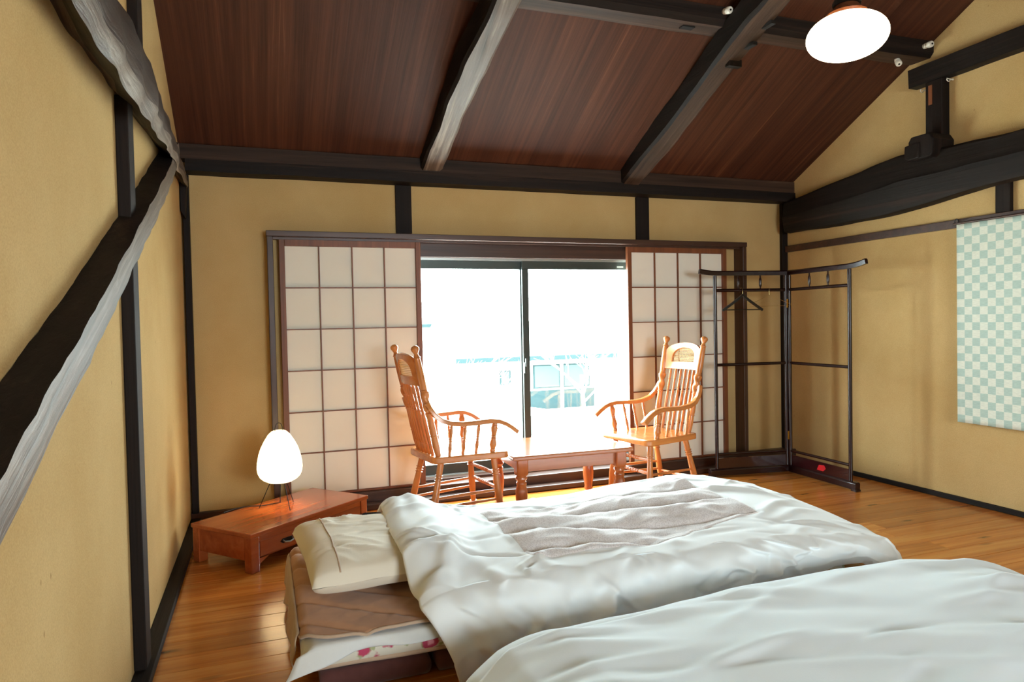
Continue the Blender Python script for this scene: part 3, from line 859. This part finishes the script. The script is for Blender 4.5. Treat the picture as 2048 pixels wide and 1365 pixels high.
            MB().lathe(a, b, pr, 10).build('arm_post' if big else 'arm_spindle', OAK, t, smooth=True)
    return t


chair('turned oak armchair with cane crest, its back to the paper lamp side', (1.535, -.585, 0), R(8))
chair('turned oak armchair with cane crest, its back to the clothes rack', (2.905, -.59, 0), R(190))

# ------------------------------------------------------------------ low table
tb = thing('low_table', 'low square wooden table with turned legs between the two armchairs', 'table', (2.215, -.56, 0), R(-2))
TX, TY, TZ = .398, .31, .40
bx(-TX, TX, -TY, TY, TZ - .028, TZ).build('tabletop', TABLEW, tb, bevel=.008, seg=3)
for a in ('x', 'y'):
    for s in (1, -1):
        if a == 'x': o = bx(-TX + .10, TX - .10, s * (TY - .07) - .01, s * (TY - .07) + .01, TZ - .108, TZ - .0285)
        else: o = bx(s * (TX - .07) - .01, s * (TX - .07) + .01, -TY + .10, TY - .10, TZ - .108, TZ - .0285)
        o.build('apron', TABLEW, tb, bevel=.002)
for sx in (1, -1):
    for sy in (1, -1):
        cx_, cy_ = sx * (TX - .07), sy * (TY - .07); w_ = .036
        m = MB()
        rs = []
        for z, k in ((TZ - .0285, 1), (TZ - .115, 1), (TZ - .128, .86)): rs.append([(cx_ + a * w_ * k, cy_ + b * w_ * k, z) for a, b in ((1, .8), (.8, 1), (-.8, 1), (-1, .8), (-1, -.8), (-.8, -1), (.8, -1), (1, -.8))])
        m.rings(rs)
        m.lathe((cx_, cy_, TZ - .12), (cx_, cy_, 0), [(0, .026), (.06, .036), (.10, .037), (.13, .03), (.16, .027), (.19, .032), (.22, .032), (.25, .028), (.35, .035), (.5, .038), (.65, .035), (.85, .026), (.88, .030), (.91, .030), (.94, .024), (1, .021)], 20)
        m.build('leg', TABLEZ, tb, smooth=True)

# ------------------------------------------------------------------ clothes rack
rk = thing('clothes_rack', 'two-fold dark lacquered kimono rack standing in the corner', 'clothes rack', (4.222, -.425, 0))


def rack_panel(dirv, length, over, tilt):
    d = Vector(dirv).normalized(); n = Vector((-d.y, d.x, 0))

    def P(u, z, v=0.): return d * u + n * v + Vector((0, 0, z))
    for u in (.018, length):
        MB().tube([P(u, .062), P(u, 1.515)], .0135, 12).build('upright', LACQ, rk, smooth=True)
    # top beam flaring up at the outer end
    us = lin(0.0, length + over, 16)
    pth = [P(u, 1.532 + (.0 if u < length - .02 else .8 * (u - length + .02) ** 2)) for u in us]
    sec = [[(-.012, -.016 - q), (-.014, .012), (-.008, .02), (.008, .02), (.014, .012), (.012, -.016 - q)] for q in [0.] * 17]
    MB().sweep(pth, sec, n).build('top_beam', LACQ, rk, smooth=True)
    for z, r in ((1.405, .0125), (.845, .0115), (.170, .0105)):
        MB().tube([P(.018, z), P(length, z)], r, 10).build('rail', LACQ, rk, smooth=True)
    m = MB()
    p8 = [P(.03, .062, -.005), P(length - .012, .062, -.005), P(length - .012, .062, .005), P(.03, .062, .005)]
    m.quadbox(p8 + [p + Vector((0, 0, .078)) for p in p8]); m.build('lower_panel', PANELL, rk)
    pth = [P(u, .036 if u < length + .03 else .036 - .0 * u) for u in lin(0.0, length + .06, 8)]
    MB().sweep(pth, [(-.02, -.026), (-.022, .016), (-.014, .026), (.014, .026), (.022, .016), (.02, -.026)], n).build('foot_beam', LACQ, rk, smooth=True, bevel=.002)
    u = length + .05; m = MB(); p8 = [P(u - .03, 0, -.021), P(u + .015, 0, -.021), P(u + .015, 0, .021), P(u - .03, 0, .021)]; m.quadbox(p8 + [p + Vector((0, 0, .012)) for p in p8]); m.build('foot', LACQ, rk)
    for f_ in (.38, .68):
        u = length * f_
        MB().lathe(P(u, 1.412), P(u, 1.522), [(0, .005), (.15, .005), (.2, .009), (.3, .0105), (.6, .0105), (.72, .009), (.78, .0055), (1, .0055)], 10).build('baluster', LACQ, rk, smooth=True)
    return P, length


PA, LA = rack_panel((-.59, .095, 0), .60, .125, 0)
PB_, LB = rack_panel((-.02, -.61, 0), .61, .145, 0)
for z in (1.30, .29):
    o = MB().lathe((0 - .004, -.008, z - .04), (0 - .004, -.008, z + .04), [(0, .006), (.45, .0065), (.5, .004), (.55, .0065), (1, .006)], 10).build('hinge', BRASS, rk, smooth=True)
    for P_ in (PA, PB_):
        p8 = [P_(.004, z - .04, -.014), P_(.03, z - .04, -.0145), P_(.03, z - .04, -.0165), P_(.004, z - .04, -.0165)]
    m = MB(); m.box(-.026, .018, -.0195, -.017, z - .032, z + .032); m.build('hinge_leaf', BRASS, rk)
o = MB().prism([(PB_(.30, 0).y, .080), (PB_(.32, 0).y, .118), (PB_(.37, 0).y, .122), (PB_(.385, 0).y, .10), (PB_(.36, 0).y, .078)], 'x', PB_(.34, 0).x - .0075, PB_(.34, 0).x - .0052).build('red_mark', REDP, rk)  # flat red patch set on the panel face
o['label'] = 'bright red mark on the low panel'


def hanger(name, label, apex, dirv, hw, drop, rad, mat, bar=True, rail_z=1.405):
    t_ = thing(name, label, 'hanger', apex); d = Vector(dirv).normalized()
    m = MB()
    sh = [d * (s * hw) + Vector((0, 0, -drop * abs(s) ** .9)) for s in lin(-1, 1, 14)]
    if bar:
        m.sweep(sh, [(-rad, -rad * 1.6), (rad, -rad * 1.6), (rad, rad * 1.6), (-rad, rad * 1.6)], Vector((-d.y, d.x, 0)))
        m.tube([d * (-hw * .95) + Vector((0, 0, -drop * .97)), d * (hw * .95) + Vector((0, 0, -drop * .97))], rad * .7, 8)
    else:
        m.tube(sh + [d * hw * .98 + Vector((0, 0, -drop - .012)), d * -hw * .98 + Vector((0, 0, -drop - .012))], rad, 6, loop=True)
    m.build('hanger_body', mat, t_, smooth=True)
    n = Vector((-d.y, d.x, 0))
    hk = [Vector((0, 0, 0)), Vector((0, 0, .02))] + [n * (.0185 * math.cos(a) - .0185) * 1. + Vector((0, 0, .035 + .0185 * math.sin(a) + .0)) for a in lin(0, 3.9, 12)]
    MB().tube(hk, .0016, 6).build('hook', WIRE, t_, smooth=True)


ra = Vector((4.222, -.425, 0))
pA = ra + PA(.385, 1.405) ; dA = Vector((-.59, .095, 0)); nA = Vector((-dA.y, dA.x, 0)).normalized()
# hooks rest over the second rail
hanger('coat_hanger', 'black wooden coat hanger hooked on the rack', pA + nA * .0185 + Vector((0, 0, -.036)), (dA.normalized() * .93 + nA * .1), .175, .115, .0055, HANGW)
hanger('wire_hanger', 'thin gold wire hanger hooked on the rack', ra + PA(.165, 1.405) + nA * .0185 + Vector((0, 0, -.036)), (dA.normalized() * .8 + nA * -.55), .15, .075, .0013, WIRE, False)

# ------------------------------------------------------------------ beds
random.seed(3)


def wrinkles(n, x0, x1, y0, y1, amp, ln=(.1, .35), wd=(.008, .022), ang=(-40, 40), seed=1):
    rg = random.Random(seed); out = []
    for _ in range(n):
        a = R(rg.uniform(*ang)); out.append((rg.uniform(x0, x1), rg.uniform(y0, y1), math.cos(a), math.sin(a), rg.uniform(*ln), rg.uniform(*wd), rg.uniform(.35, 1) * amp * rg.choice([1, 1, -.7])))
    return out


def wr(lst, x, y):
    h = 0.
    for cx_, cy_, c, s, L, W, A in lst:
        dx = x - cx_; dy = y - cy_
        u_ = (dx * c + dy * s) / L
        if abs(u_) > 1.6: continue
        v_ = (-dx * s + dy * c + .25 * L * (u_ * u_ - .4) * .4) / W
        if abs(v_) > 4: continue
        h += A * math.exp(-u_ * u_ * 2.2 - v_ * v_ * .5)
    return h


def soft_slab(x0, x1, y0, y1, z0, z1, r, nx=28, ny=18, lump=.004, seed=0.):
    """rounded-edge soft slab as closed mesh"""
    m = MB(); cx_, cy_ = (x0 + x1) / 2, (y0 + y1) / 2; hx, hy, hz = (x1 - x0) / 2, (y1 - y0) / 2, (z1 - z0) / 2; zc = (z0 + z1) / 2
    rs = []
    nth = 14
    N_ = 2 * (nx + ny)
    for k in range(nth + 1):
        th = -math.pi / 2 + math.pi * k / nth
        inset = r * (1 - math.cos(th)); z = zc + hz * math.sin(th) if hz <= r else zc + hz * math.sin(th)
        ring = []
        for j in range(N_):
            if j < nx: p = (-1 + 2 * j / nx, -1)
            elif j < nx + ny: p = (1, -1 + 2 * (j - nx) / ny)
            elif j < 2 * nx + ny: p = (1 - 2 * (j - nx - ny) / nx, 1)
            else: p = (-1, 1 - 2 * (j - 2 * nx - ny) / ny)
            x = cx_ + p[0] * (hx - inset); y = cy_ + p[1] * (hy - inset)
            q = Vector((x * 4, y * 4, z * 9 + seed))
            nn = noise.noise(q) * lump
            ring.append((x + nn * p[0], y + nn * p[1], z + nn))
        rs.append(ring)
    m.rings(rs, caps=False)
    k0 = len(m.v)
    for top_ in (0, 1):
        inset = r; z = z1 if top_ else z0
        m.grid(lambda a, b: (cx_ + (2 * a - 1) * (hx - inset), cy_ + (2 * b - 1) * (hy - inset), z + (noise.noise(Vector((a * 9, b * 6, seed))) * lump * .8 if top_ else 0)), nx, ny)
    return m


def futon(y_front, y_back, seed, label_front):
    x0, x1 = .515, 2.72
    b = thing('base_mattress', 'maroon folding base mattress under the %s futon' % label_front, 'mattress', (0, 0, 0))
    for k in range(3):
        a0 = x0 + .06 + (x1 - x0 - .06) / 3 * k; a1 = x0 + .06 + (x1 - x0 - .06) / 3 * (k + 1) - .02
        if k == 0: a1 -= .33; 
        if k == 1: a0 -= .33
        soft_slab(a0, a1, y_front + .03, y_back - .02, .002, .075, .02, 16, 14, .003, seed + k).build('section', MAROON, b, smooth='all')
    fm = tag(soft_slab(x0 + .02, x1, y_front, y_back, .086, .175, .044, 30, 18, .008, seed + 7).build('floral_mattress', FLORAL, smooth='all'), 'floral cotton futon mattress under the %s bedding' % label_front, 'mattress')
    pts = []
    for k in range(120):
        t_ = k / 120 * 4
        j = int(t_); f_ = t_ - j; c4 = [(x0 + .03, y_front + .008), (x1 - .01, y_front + .008), (x1 - .01, y_back - .008), (x0 + .03, y_back - .008), (x0 + .03, y_front + .008)]
        a_, b_ = c4[j], c4[j + 1]
        pts.append((a_[0] + (b_[0] - a_[0]) * f_, a_[1] + (b_[1] - a_[1]) * f_, .105 + .006 * noise.noise(Vector((k * .3, seed, 0)))))
    MB().tube(pts, .009, 6, loop=True).build('piping', PIPING, fm, smooth='all')
    return fm


futon(-2.42, -1.40, 1.2, 'window-side'); futon(-3.95, -3.01, 5.5, 'foreground')

# white sheet over the window-side mattress: top plus hanging front and left edges


def sheet_pt(u, v):
    x = .50 + 1.2 * u; s = 1.22 * v          # s from back to front
    top_l = 1.02
    if s < top_l: y = -1.40 - s; z = .181
    else:
        d = s - top_l; dr = interp([(0, .075), (.03, .07), (.15, .035), (.33, .03), (.6, .045), (1, .05)], u)
        f_ = d / .2
        y = -2.42 - .018 * math.sin(min(f_, 1) * 1.57) - .014 * f_ * math.sin(u * 25); z = .181 - dr * f_ ** .9
    z += .004 * noise.noise(Vector((x * 7, s * 7, 2)))
    if u < .06:
        k = (.06 - u) / .06
        x += .02 * k - .05 * k * max(0, (s - .95) / .25); z -= .045 * k * k * (1 if s < top_l else .4)
    return (x, y, z)


tag(MB().grid(sheet_pt, 60, 60).build('bed_sheet', SHEET, smooth='all', solid=.003), 'white sheet hanging over the edge of the floral mattress', 'sheet')

# brown plush pad
WP = wrinkles(26, .52, 1.1, -2.45, -1.5, .005, (.1, .3), (.006, .016), (10, 60), 5)


def pad_pt(u, v):
    x = .52 + .95 * u; y = -1.42 - .985 * v
    # rounded front-left corner
    cx_, cy_, r = .64, -2.285, .12
    if x < cx_ and y < cy_:
        dx, dy = cx_ - x, cy_ - y; mx_ = max(dx, dy); L = math.hypot(dx, dy)
        if L > 0: f_ = mx_ / L; x = cx_ - dx * (mx_ / L) ** 1; y = cy_ - dy * f_
    z = .194 + wr(WP, x, y) + .004 * noise.noise(Vector((x * 5, y * 5, 9)))
    q = abs(((x * .8 + y) * 5.2) % 1 - .5); z -= .011 * math.exp(-(q / .08) ** 2)
    e = max(0., .03 - (x - .52)) / .03
    z -= .03 * e * e
    return (x, y, z)


pd = tag(MB().grid(pad_pt, 80, 80).build('plush_pad', PADM, smooth='all', solid=.006), 'brown plush quilted pad under the pillow', 'bed pad')
edge = [pad_pt(0, v) for v in lin(0, 1, 50)] + [pad_pt(u, 1) for u in lin(.02, 1, 40)]
edge = [(x, y, z + .002) for x, y, z in edge]
MB().tube(edge, .006, 6).build('binding', PIPING, pd, smooth='all')
# beige side of the pad hanging at the head end


def skirt(u, v):
    y = -1.43 - .86 * u; w_ = .008 * math.sin(u * 19) + .008 * noise.noise(Vector((u * 6, v * 3, 4)))
    return (.519 - .022 * v ** .5 + w_ * v, y, .176 - (.13 + .02 * math.sin(u * 11)) * v)


MB().grid(skirt, 40, 12).build('side_flap', PADSIDE, pd, smooth='all', solid=.004)

# pillow
WPI = wrinkles(40, -.22, .22, -.34, .34, .011, (.06, .2), (.006, .014), (-80, 80), 12)
pw_ = thing('pillow', 'cream linen pillow half tucked under the white duvet', 'pillow', (.80, -1.83, .202), R(3))


def pil(top_):
    def fn(u, v):
        x = (u * 2 - 1); y = (v * 2 - 1)
        e = max(0., 1 - abs(x) ** 4) ** .36 * max(0., 1 - abs(y) ** 4) ** .36
        px, py = x * .25 * (1 - .05 * (1 - abs(y))), y * .36 * (1 - .04 * (1 - abs(x)))
        h = .074
        z = h + (h * .98 * e if top_ else -h * .85 * e)
        if top_: z += wr(WPI, px, py) * e + .02 * (1 - x) * .5 * e * (1 if y > -.3 else .7)
        z += .012 * noise.noise(Vector((px * 6, py * 6, 3 + top_))) * (.3 + e * .5)
        return (px, py, z + .006)
    return fn


m = MB(); m.grid(pil(1), 50, 60); m.grid(pil(0), 50, 60)
m.build('pillowcase', LINEN, pw_, smooth='all', fix=True)
t1 = pil(1)
MB().tube([Vector(t1(.2, v)) + Vector((0, 0, .0)) for v in lin(.02, .98, 50)], .0035, 6).build('seam', PIPING, pw_, smooth='all')
o = MB()
for k in range(16):
    a = random.uniform(2.6, 3.6); p = Vector(t1(.74 + random.uniform(-.02, .02), .87 + random.uniform(-.03, .03)))
    o.tube([p, p + Vector((.025 * math.cos(a), .02 * math.sin(a), .004)), p + Vector((.075 * math.cos(a), .05 * math.sin(a), .003))], .0016, 5)
tt = o.build('black_tassel', CORD, pw_)

# duvet on the window-side futon
D1 = wrinkles(110, .9, 3.05, -2.6, -1.3, .014, (.08, .32), (.007, .022), (-35, 60), 21) + wrinkles(34, .95, 1.4, -2.6, -1.3, .015, (.1, .35), (.01, .026), (30, 110), 22)
D1S = wrinkles(80, .95, 3.05, 0, .45, .03, (.06, .2), (.010, .026), (40, 140), 23)
ridge = [(.85, .345), (.95, .36), (1.15, .325), (1.36, .29), (1.65, .285), (1.92, .29), (2.19, .318), (2.5, .33), (2.75, .316), (2.95, .27), (3.1, .16), (3.16, .05)]
frontz = [(.85, .29), (.95, .295), (1.2, .31), (1.6, .325), (2.0, .315), (2.4, .31), (2.7, .285), (2.95, .23), (3.1, .13), (3.16, .05)]
hem = [(.85, .03), (1.0, .035), (1.3, .04), (1.7, .07), (1.95, .10), (2.1, .14), (2.3, .155), (2.45, .15), (2.6, .175), (2.75, .165), (2.88, .08), (2.97, .04), (3.16, .02)]


def in_mesh(x, y):
    fx = min((x - 1.33) / .05, (2.53 - x) / .05); yb = interp([(1.3, -1.62), (2.5, -1.55)], x); yf = interp([(1.3, -2.33), (1.8, -2.36), (2.5, -2.17)], x)
    fy = min((yb - y) / .05, (y - yf) / .05)
    return max(0., min(1., min(fx, fy)))


def duvet1(u, v):
    """u along bed 0..1, v from tucked back edge to front hem"""
    x = .905 + 2.255 * u
    xe = x
    y_b, y_f = -1.34, -2.42
    if x > 2.75: k = (x - 2.75) / .41; y_b -= .16 * k * k; y_f += .16 * k * k
    zr_ = interp(ridge, x); zf = interp(frontz, x); zh = interp(hem, x)
    s = v
    if s < .14:                                   # rising from the back
        a = s / .14; y = y_b + .06 - .12 * a; z = .19 + (zr_ - .19) * math.sin(a * 1.5708) ** .7 if zr_ > .19 else zr_ * (.3 + .7 * a)
        if x > 2.6: z0_ = .05; z = z0_ + (zr_ - z0_) * math.sin(a * 1.5708) ** .7 if zr_ > z0_ else zr_
    elif s < .68:
        a = (s - .14) / .54; y = y_b - .06 + (y_f - y_b + .06) * a; z = zr_ + (zf - zr_) * a + .02 * math.sin(a * math.pi)
        pil_ = max(0., min(1., (1.22 - x) / .18)) * max(0., min(1., (y + 2.32) / .16)) * max(0., min(1., (-1.38 - y) / .1)); pil_ = pil_ * pil_ * (3 - 2 * pil_)
        z = max(z, z + pil_ * (.392 - z))
        mm = in_mesh(x, y)
        z += wr(D1, x, y) * (1 - .6 * mm) - .012 * mm
        if mm > 0:
            q = (y + 1.62 + .10 * noise.noise(Vector((x * 1.6, y * 1.2, 5))) + .10 * (x - 1.9)) / .24; pf = abs(math.sin(q * math.pi)) ** .55
            lum = .65 + .9 * noise.noise(Vector((x * 2.1, math.floor(q) * 3.1, 1)))
            z += mm * (.055 * pf * max(lum, .1) - .012 + .012 * noise.noise(Vector((x * 9, y * 16, 1))))
    else:
        a = (s - .68) / .32; an = a * 1.5708
        bulge = .10 + .02 * noise.noise(Vector((x * 2.5, 3, 0)))
        y = y_f - bulge * math.sin(min(1., a * 1.5) * 1.5708) ** .8 + (.03 * max(0, a - .75) / .25)
        z = zf - (zf - zh) * (a ** 1.35)
        h = wr(D1S, x, a * .45)
        y -= h + .022 * noise.noise(Vector((x * 5, a * 1.6, 5))) + .008 * noise.noise(Vector((x * 15, a * 4, 8)))
    n_ = noise.noise(Vector((x * 3.2, y * 3.2, z * 2)))
    z += .010 * n_
    # left edge: curls over
    if u < .03:
        k = (.03 - u) / .03; z -= .030 * k * k; x += .0
    x += .02 * math.sin(v * 7 + 1) * (1 - u) ** 6 + (.09 * max(0, (v - .7) / .3) * (1 - u) ** 5)
    return (x, y, max(z, .012))


dv = tag(MB().grid(duvet1, 300, 190).build('duvet', DUVET, smooth='all', solid=.012), 'white duvet with a mesh window spread over the futon nearer the window', 'duvet')


def mesh_pt(u, v):
    # sample only the window area
    uu = (1.345 - .905 + (2.515 - 1.345) * u) / 2.255
    x = .905 + 2.255 * uu
    yb = interp([(1.3, -1.625), (2.5, -1.56)], x); yf = interp([(1.3, -2.325), (1.8, -2.352), (2.5, -2.165)], x)
    yt = yb + (yf - yb) * v
    y_b, y_f = -1.34, -2.42
    a = (yt - (y_b - .06)) / (y_f - y_b + .06); s = .14 + .54 * a
    p = duvet1(uu, s)
    ed = min(u, 1 - u) * 1.17; ed = min(ed, min(v, 1 - v) * .7)
    return (p[0], p[1], p[2] + .004 - .010 * max(0., 1 - ed / .012))


mp_ = MB().grid(mesh_pt, 130, 90).build('mesh_panel', MESHC, dv, smooth='all', fix=False); mp_['label'] = 'pinkish see-through mesh window'

# duvet on the foreground futon
D2 = wrinkles(80, .9, 3.3, -3.8, -2.65, .016, (.15, .55), (.012, .04), (-30, 20), 41)
r2 = [(.84, .06), (.88, .16), (.95, .235), (1.05, .275), (1.2, .30), (1.45, .298), (1.85, .318), (2.1, .322), (2.3, .325), (2.6, .312), (2.85, .275), (3.05, .21), (3.2, .10), (3.26, .03)]


def duvet2(u, v):
    x = .84 + 2.42 * u
    k = max(0., (1.15 - x) / .31); y_b = -2.66 - .17 * k * k - (.1 * max(0, x - 2.8) ** 2 / .2); y_f = -4.06 + .10 * k * k
    zr_ = interp(r2, x)
    if v < .2:
        a = v / .2; y = y_b - .20 * (1 - math.cos(a * 1.5708)); z = .03 + (zr_ - .03) * math.sin(a * 1.5708)
    elif v < .8:
        a = (v - .2) / .6; y = y_b - .2 + (y_f + .2 - y_b + .2) * a; z = zr_ + .03 * math.sin(a * math.pi) + wr(D2, x, y)
    else:
        a = (v - .8) / .2; y = y_f + .2 - .2 * math.sin(a * 1.5708); z = .03 + (zr_ - .03) * math.cos(a * 1.5708)
    z += .014 * noise.noise(Vector((x * 2.4, y * 2.4, 7))) + .006 * noise.noise(Vector((x * 6, y * 9, 2)))
    on_ = max(0., min(1., (-2.93 - y) / .08)) * max(0., min(1., (2.84 - x) / .1)) * max(0., min(1., (y + 4.02) / .06)); z = max(z, .198 * on_)
    return (x, y, max(z, .014))


tag(MB().grid(duvet2, 220, 150).build('duvet', DUVET2, smooth='all', solid=.012), 'smooth pale blue-white duvet over the foreground futon', 'duvet')

# ------------------------------------------------------------------ outside: street, houses, car, bare trees
GZ = -3.0
EW = plain('pale_render', srgb(236, 236, 230), .9, 0, .1, .05, 2)
ER = plain('grey_roof_tile', srgb(150, 158, 160), .7, 0, .2, .12, 6)
EG = plain('dark_window', srgb(66, 78, 78), .8, 0, .05)
EB = plain('teal_cladding', srgb(40, 54, 56), .9, 0, .05)
ET = plain('pale_bark', srgb(170, 162, 150), .9)
tag(bx(-30, 45, 1.2, 70, GZ - .2, GZ).build('street', plain('pale_paving', srgb(215, 215, 210), .9, 0, .1, .08, 3)), 'pale paved yard and street outside the window', 'street')


def house(name, label, x0, x1, y0, y1, ze, zr_, feats):
    h = thing(name, label, 'building', ((x0 + x1) / 2, y0, GZ)); hx = (x1 - x0) / 2; d = y1 - y0
    bx(-hx, hx, 0, d, 0, ze - GZ).build('wall', EW, h)
    m = MB(); oh = .8
    m.prism([(-oh, ze - GZ - .05), (-oh, ze - GZ + .1), (d / 2, zr_ - GZ + .12), (d + oh, ze - GZ + .1), (d + oh, ze - GZ - .05), (d / 2, zr_ - GZ)], 'x', -hx - .7, hx + .7); rf = m.build('roof', ER, h)
    bx(-hx - .72, hx + .72, -oh - .06, -oh, ze - GZ - .1, ze - GZ + .12).build('gutter', EB, rf)
    for k, (a, b, z0_, z1_, kind) in enumerate(feats):
        a -= (x0 + x1) / 2; b -= (x0 + x1) / 2
        if kind == 'w':
            o = bx(a, b, -.06, .0, z0_ - GZ, z1_ - GZ).build('window', EB, h)
            bx(a + .07, b - .07, -.075, -.06, z0_ - GZ + .07, z1_ - GZ - .07).build('pane', EG, o)
        elif kind == 'b': bx(a, b, -.1, 0, z0_ - GZ, z1_ - GZ).build('cladding', EB, h)
        elif kind == 'p': bx(a, b, -.75, -.62, z0_ - GZ, z1_ - GZ).build('porch_post', EW, h)
    return h


house('street_house', 'low white house with wide windows across the street', 9.3, 20.5, 26, 33, -.5, 1.15,
      [(10.9, 11.45, -1.75, -1.05, 'w'), (12.6, 14.0, -2.0, -.85, 'w'), (14.15, 15.6, -2.0, -.85, 'w'), (12.3, 16., GZ, -2.1, 'b'), (13.75, 13.87, GZ, -.6, 'p'), (15.55, 15.67, GZ, -.6, 'p')])
house('rear_house', 'taller white house behind the low house', 9.5, 16, 38, 46, 1.1, 2.6, [(10.6, 12.2, .2, .8, 'w'), (14, 16.4, .3, .8, 'b')])
house('far_house', 'most distant white house with a tiled roof outside', 3, 11.2, 50, 58, 3.3, 5.0, [(5, 6.2, 1.6, 2.6, 'w'), (8, 9.2, 1.6, 2.6, 'w')])

CARM = plain('white_car_paint', srgb(240, 240, 240), .25)
cr = thing('parked_car', 'white car with dark glass parked outside the window', 'car', (7.6, 15.2, GZ), R(-68))
m = MB().prism([(-1.9, .3), (-1.95, .75), (-1.0, .95), (1.75, .98), (1.9, .8), (1.9, .3)], 'y', -.8, .8); m.build('body', CARM, cr, bevel=.06)
MB().rings([[(-1.0, -.75, .94), (1.7, -.75, .96), (1.7, .75, .96), (-1.0, .75, .94)], [(-.35, -.62, 1.5), (1.35, -.62, 1.52), (1.35, .62, 1.52), (-.35, .62, 1.5)]]).build('cabin', EG, cr, bevel=.04)
bx(-.36, 1.36, -.63, .63, 1.49, 1.55).build('roof', CARM, cr, bevel=.02)
for x in (-1.2, 1.2):
    for yy in (-.8, .8): MB().lathe((x, yy - .09, .3), (x, yy + .09, .3), [(0, .3), (1, .3)], 18).build('wheel', IRON, cr)


def bare_tree(loc, h, seed, label):
    rg = random.Random(seed); t_ = thing('bare_tree', label, 'tree', loc, 0, 'bare trees outside the window')
    MB().tube([(0, 0, 0), (.05, .02, h * .25), (-.04, 0, h * .5)], [.09, .07, .05], 8).build('trunk', ET, t_, smooth=True)
    m = MB()

    def br(p, d, L, r, lv):
        q = p + d * L * .5 + Vector((rg.uniform(-.1, .1), rg.uniform(-.1, .1), .03)) * L; e = p + d * L
        m.tube([p, q, e], [r, r * .7, r * .4], 5)
        if lv == 0: return
        for _ in range(3):
            nd = (d + Vector((rg.uniform(-.8, .8), rg.uniform(-.8, .8), rg.uniform(-.2, .6)))).normalized(); br(p + d * L * rg.uniform(.4, 1), nd, L * rg.uniform(.5, .75), r * .55, lv - 1)
    for k in range(6):
        a = k * 1.05 + rg.uniform(-.3, .3); br(Vector((-.02, 0, h * (.3 + .035 * k))), Vector((math.cos(a) * .8, math.sin(a) * .8, .7)).normalized(), h * .3, .035, 3)
    m.build('branches', ET, t_, smooth=True)


bare_tree((4.6, 11, GZ + .012), 4.6, 4, 'bare garden tree standing nearest to the window outside')
bare_tree((10.4, 16, GZ + .012), 4.8, 9, 'bare garden tree in front of the low house outside')
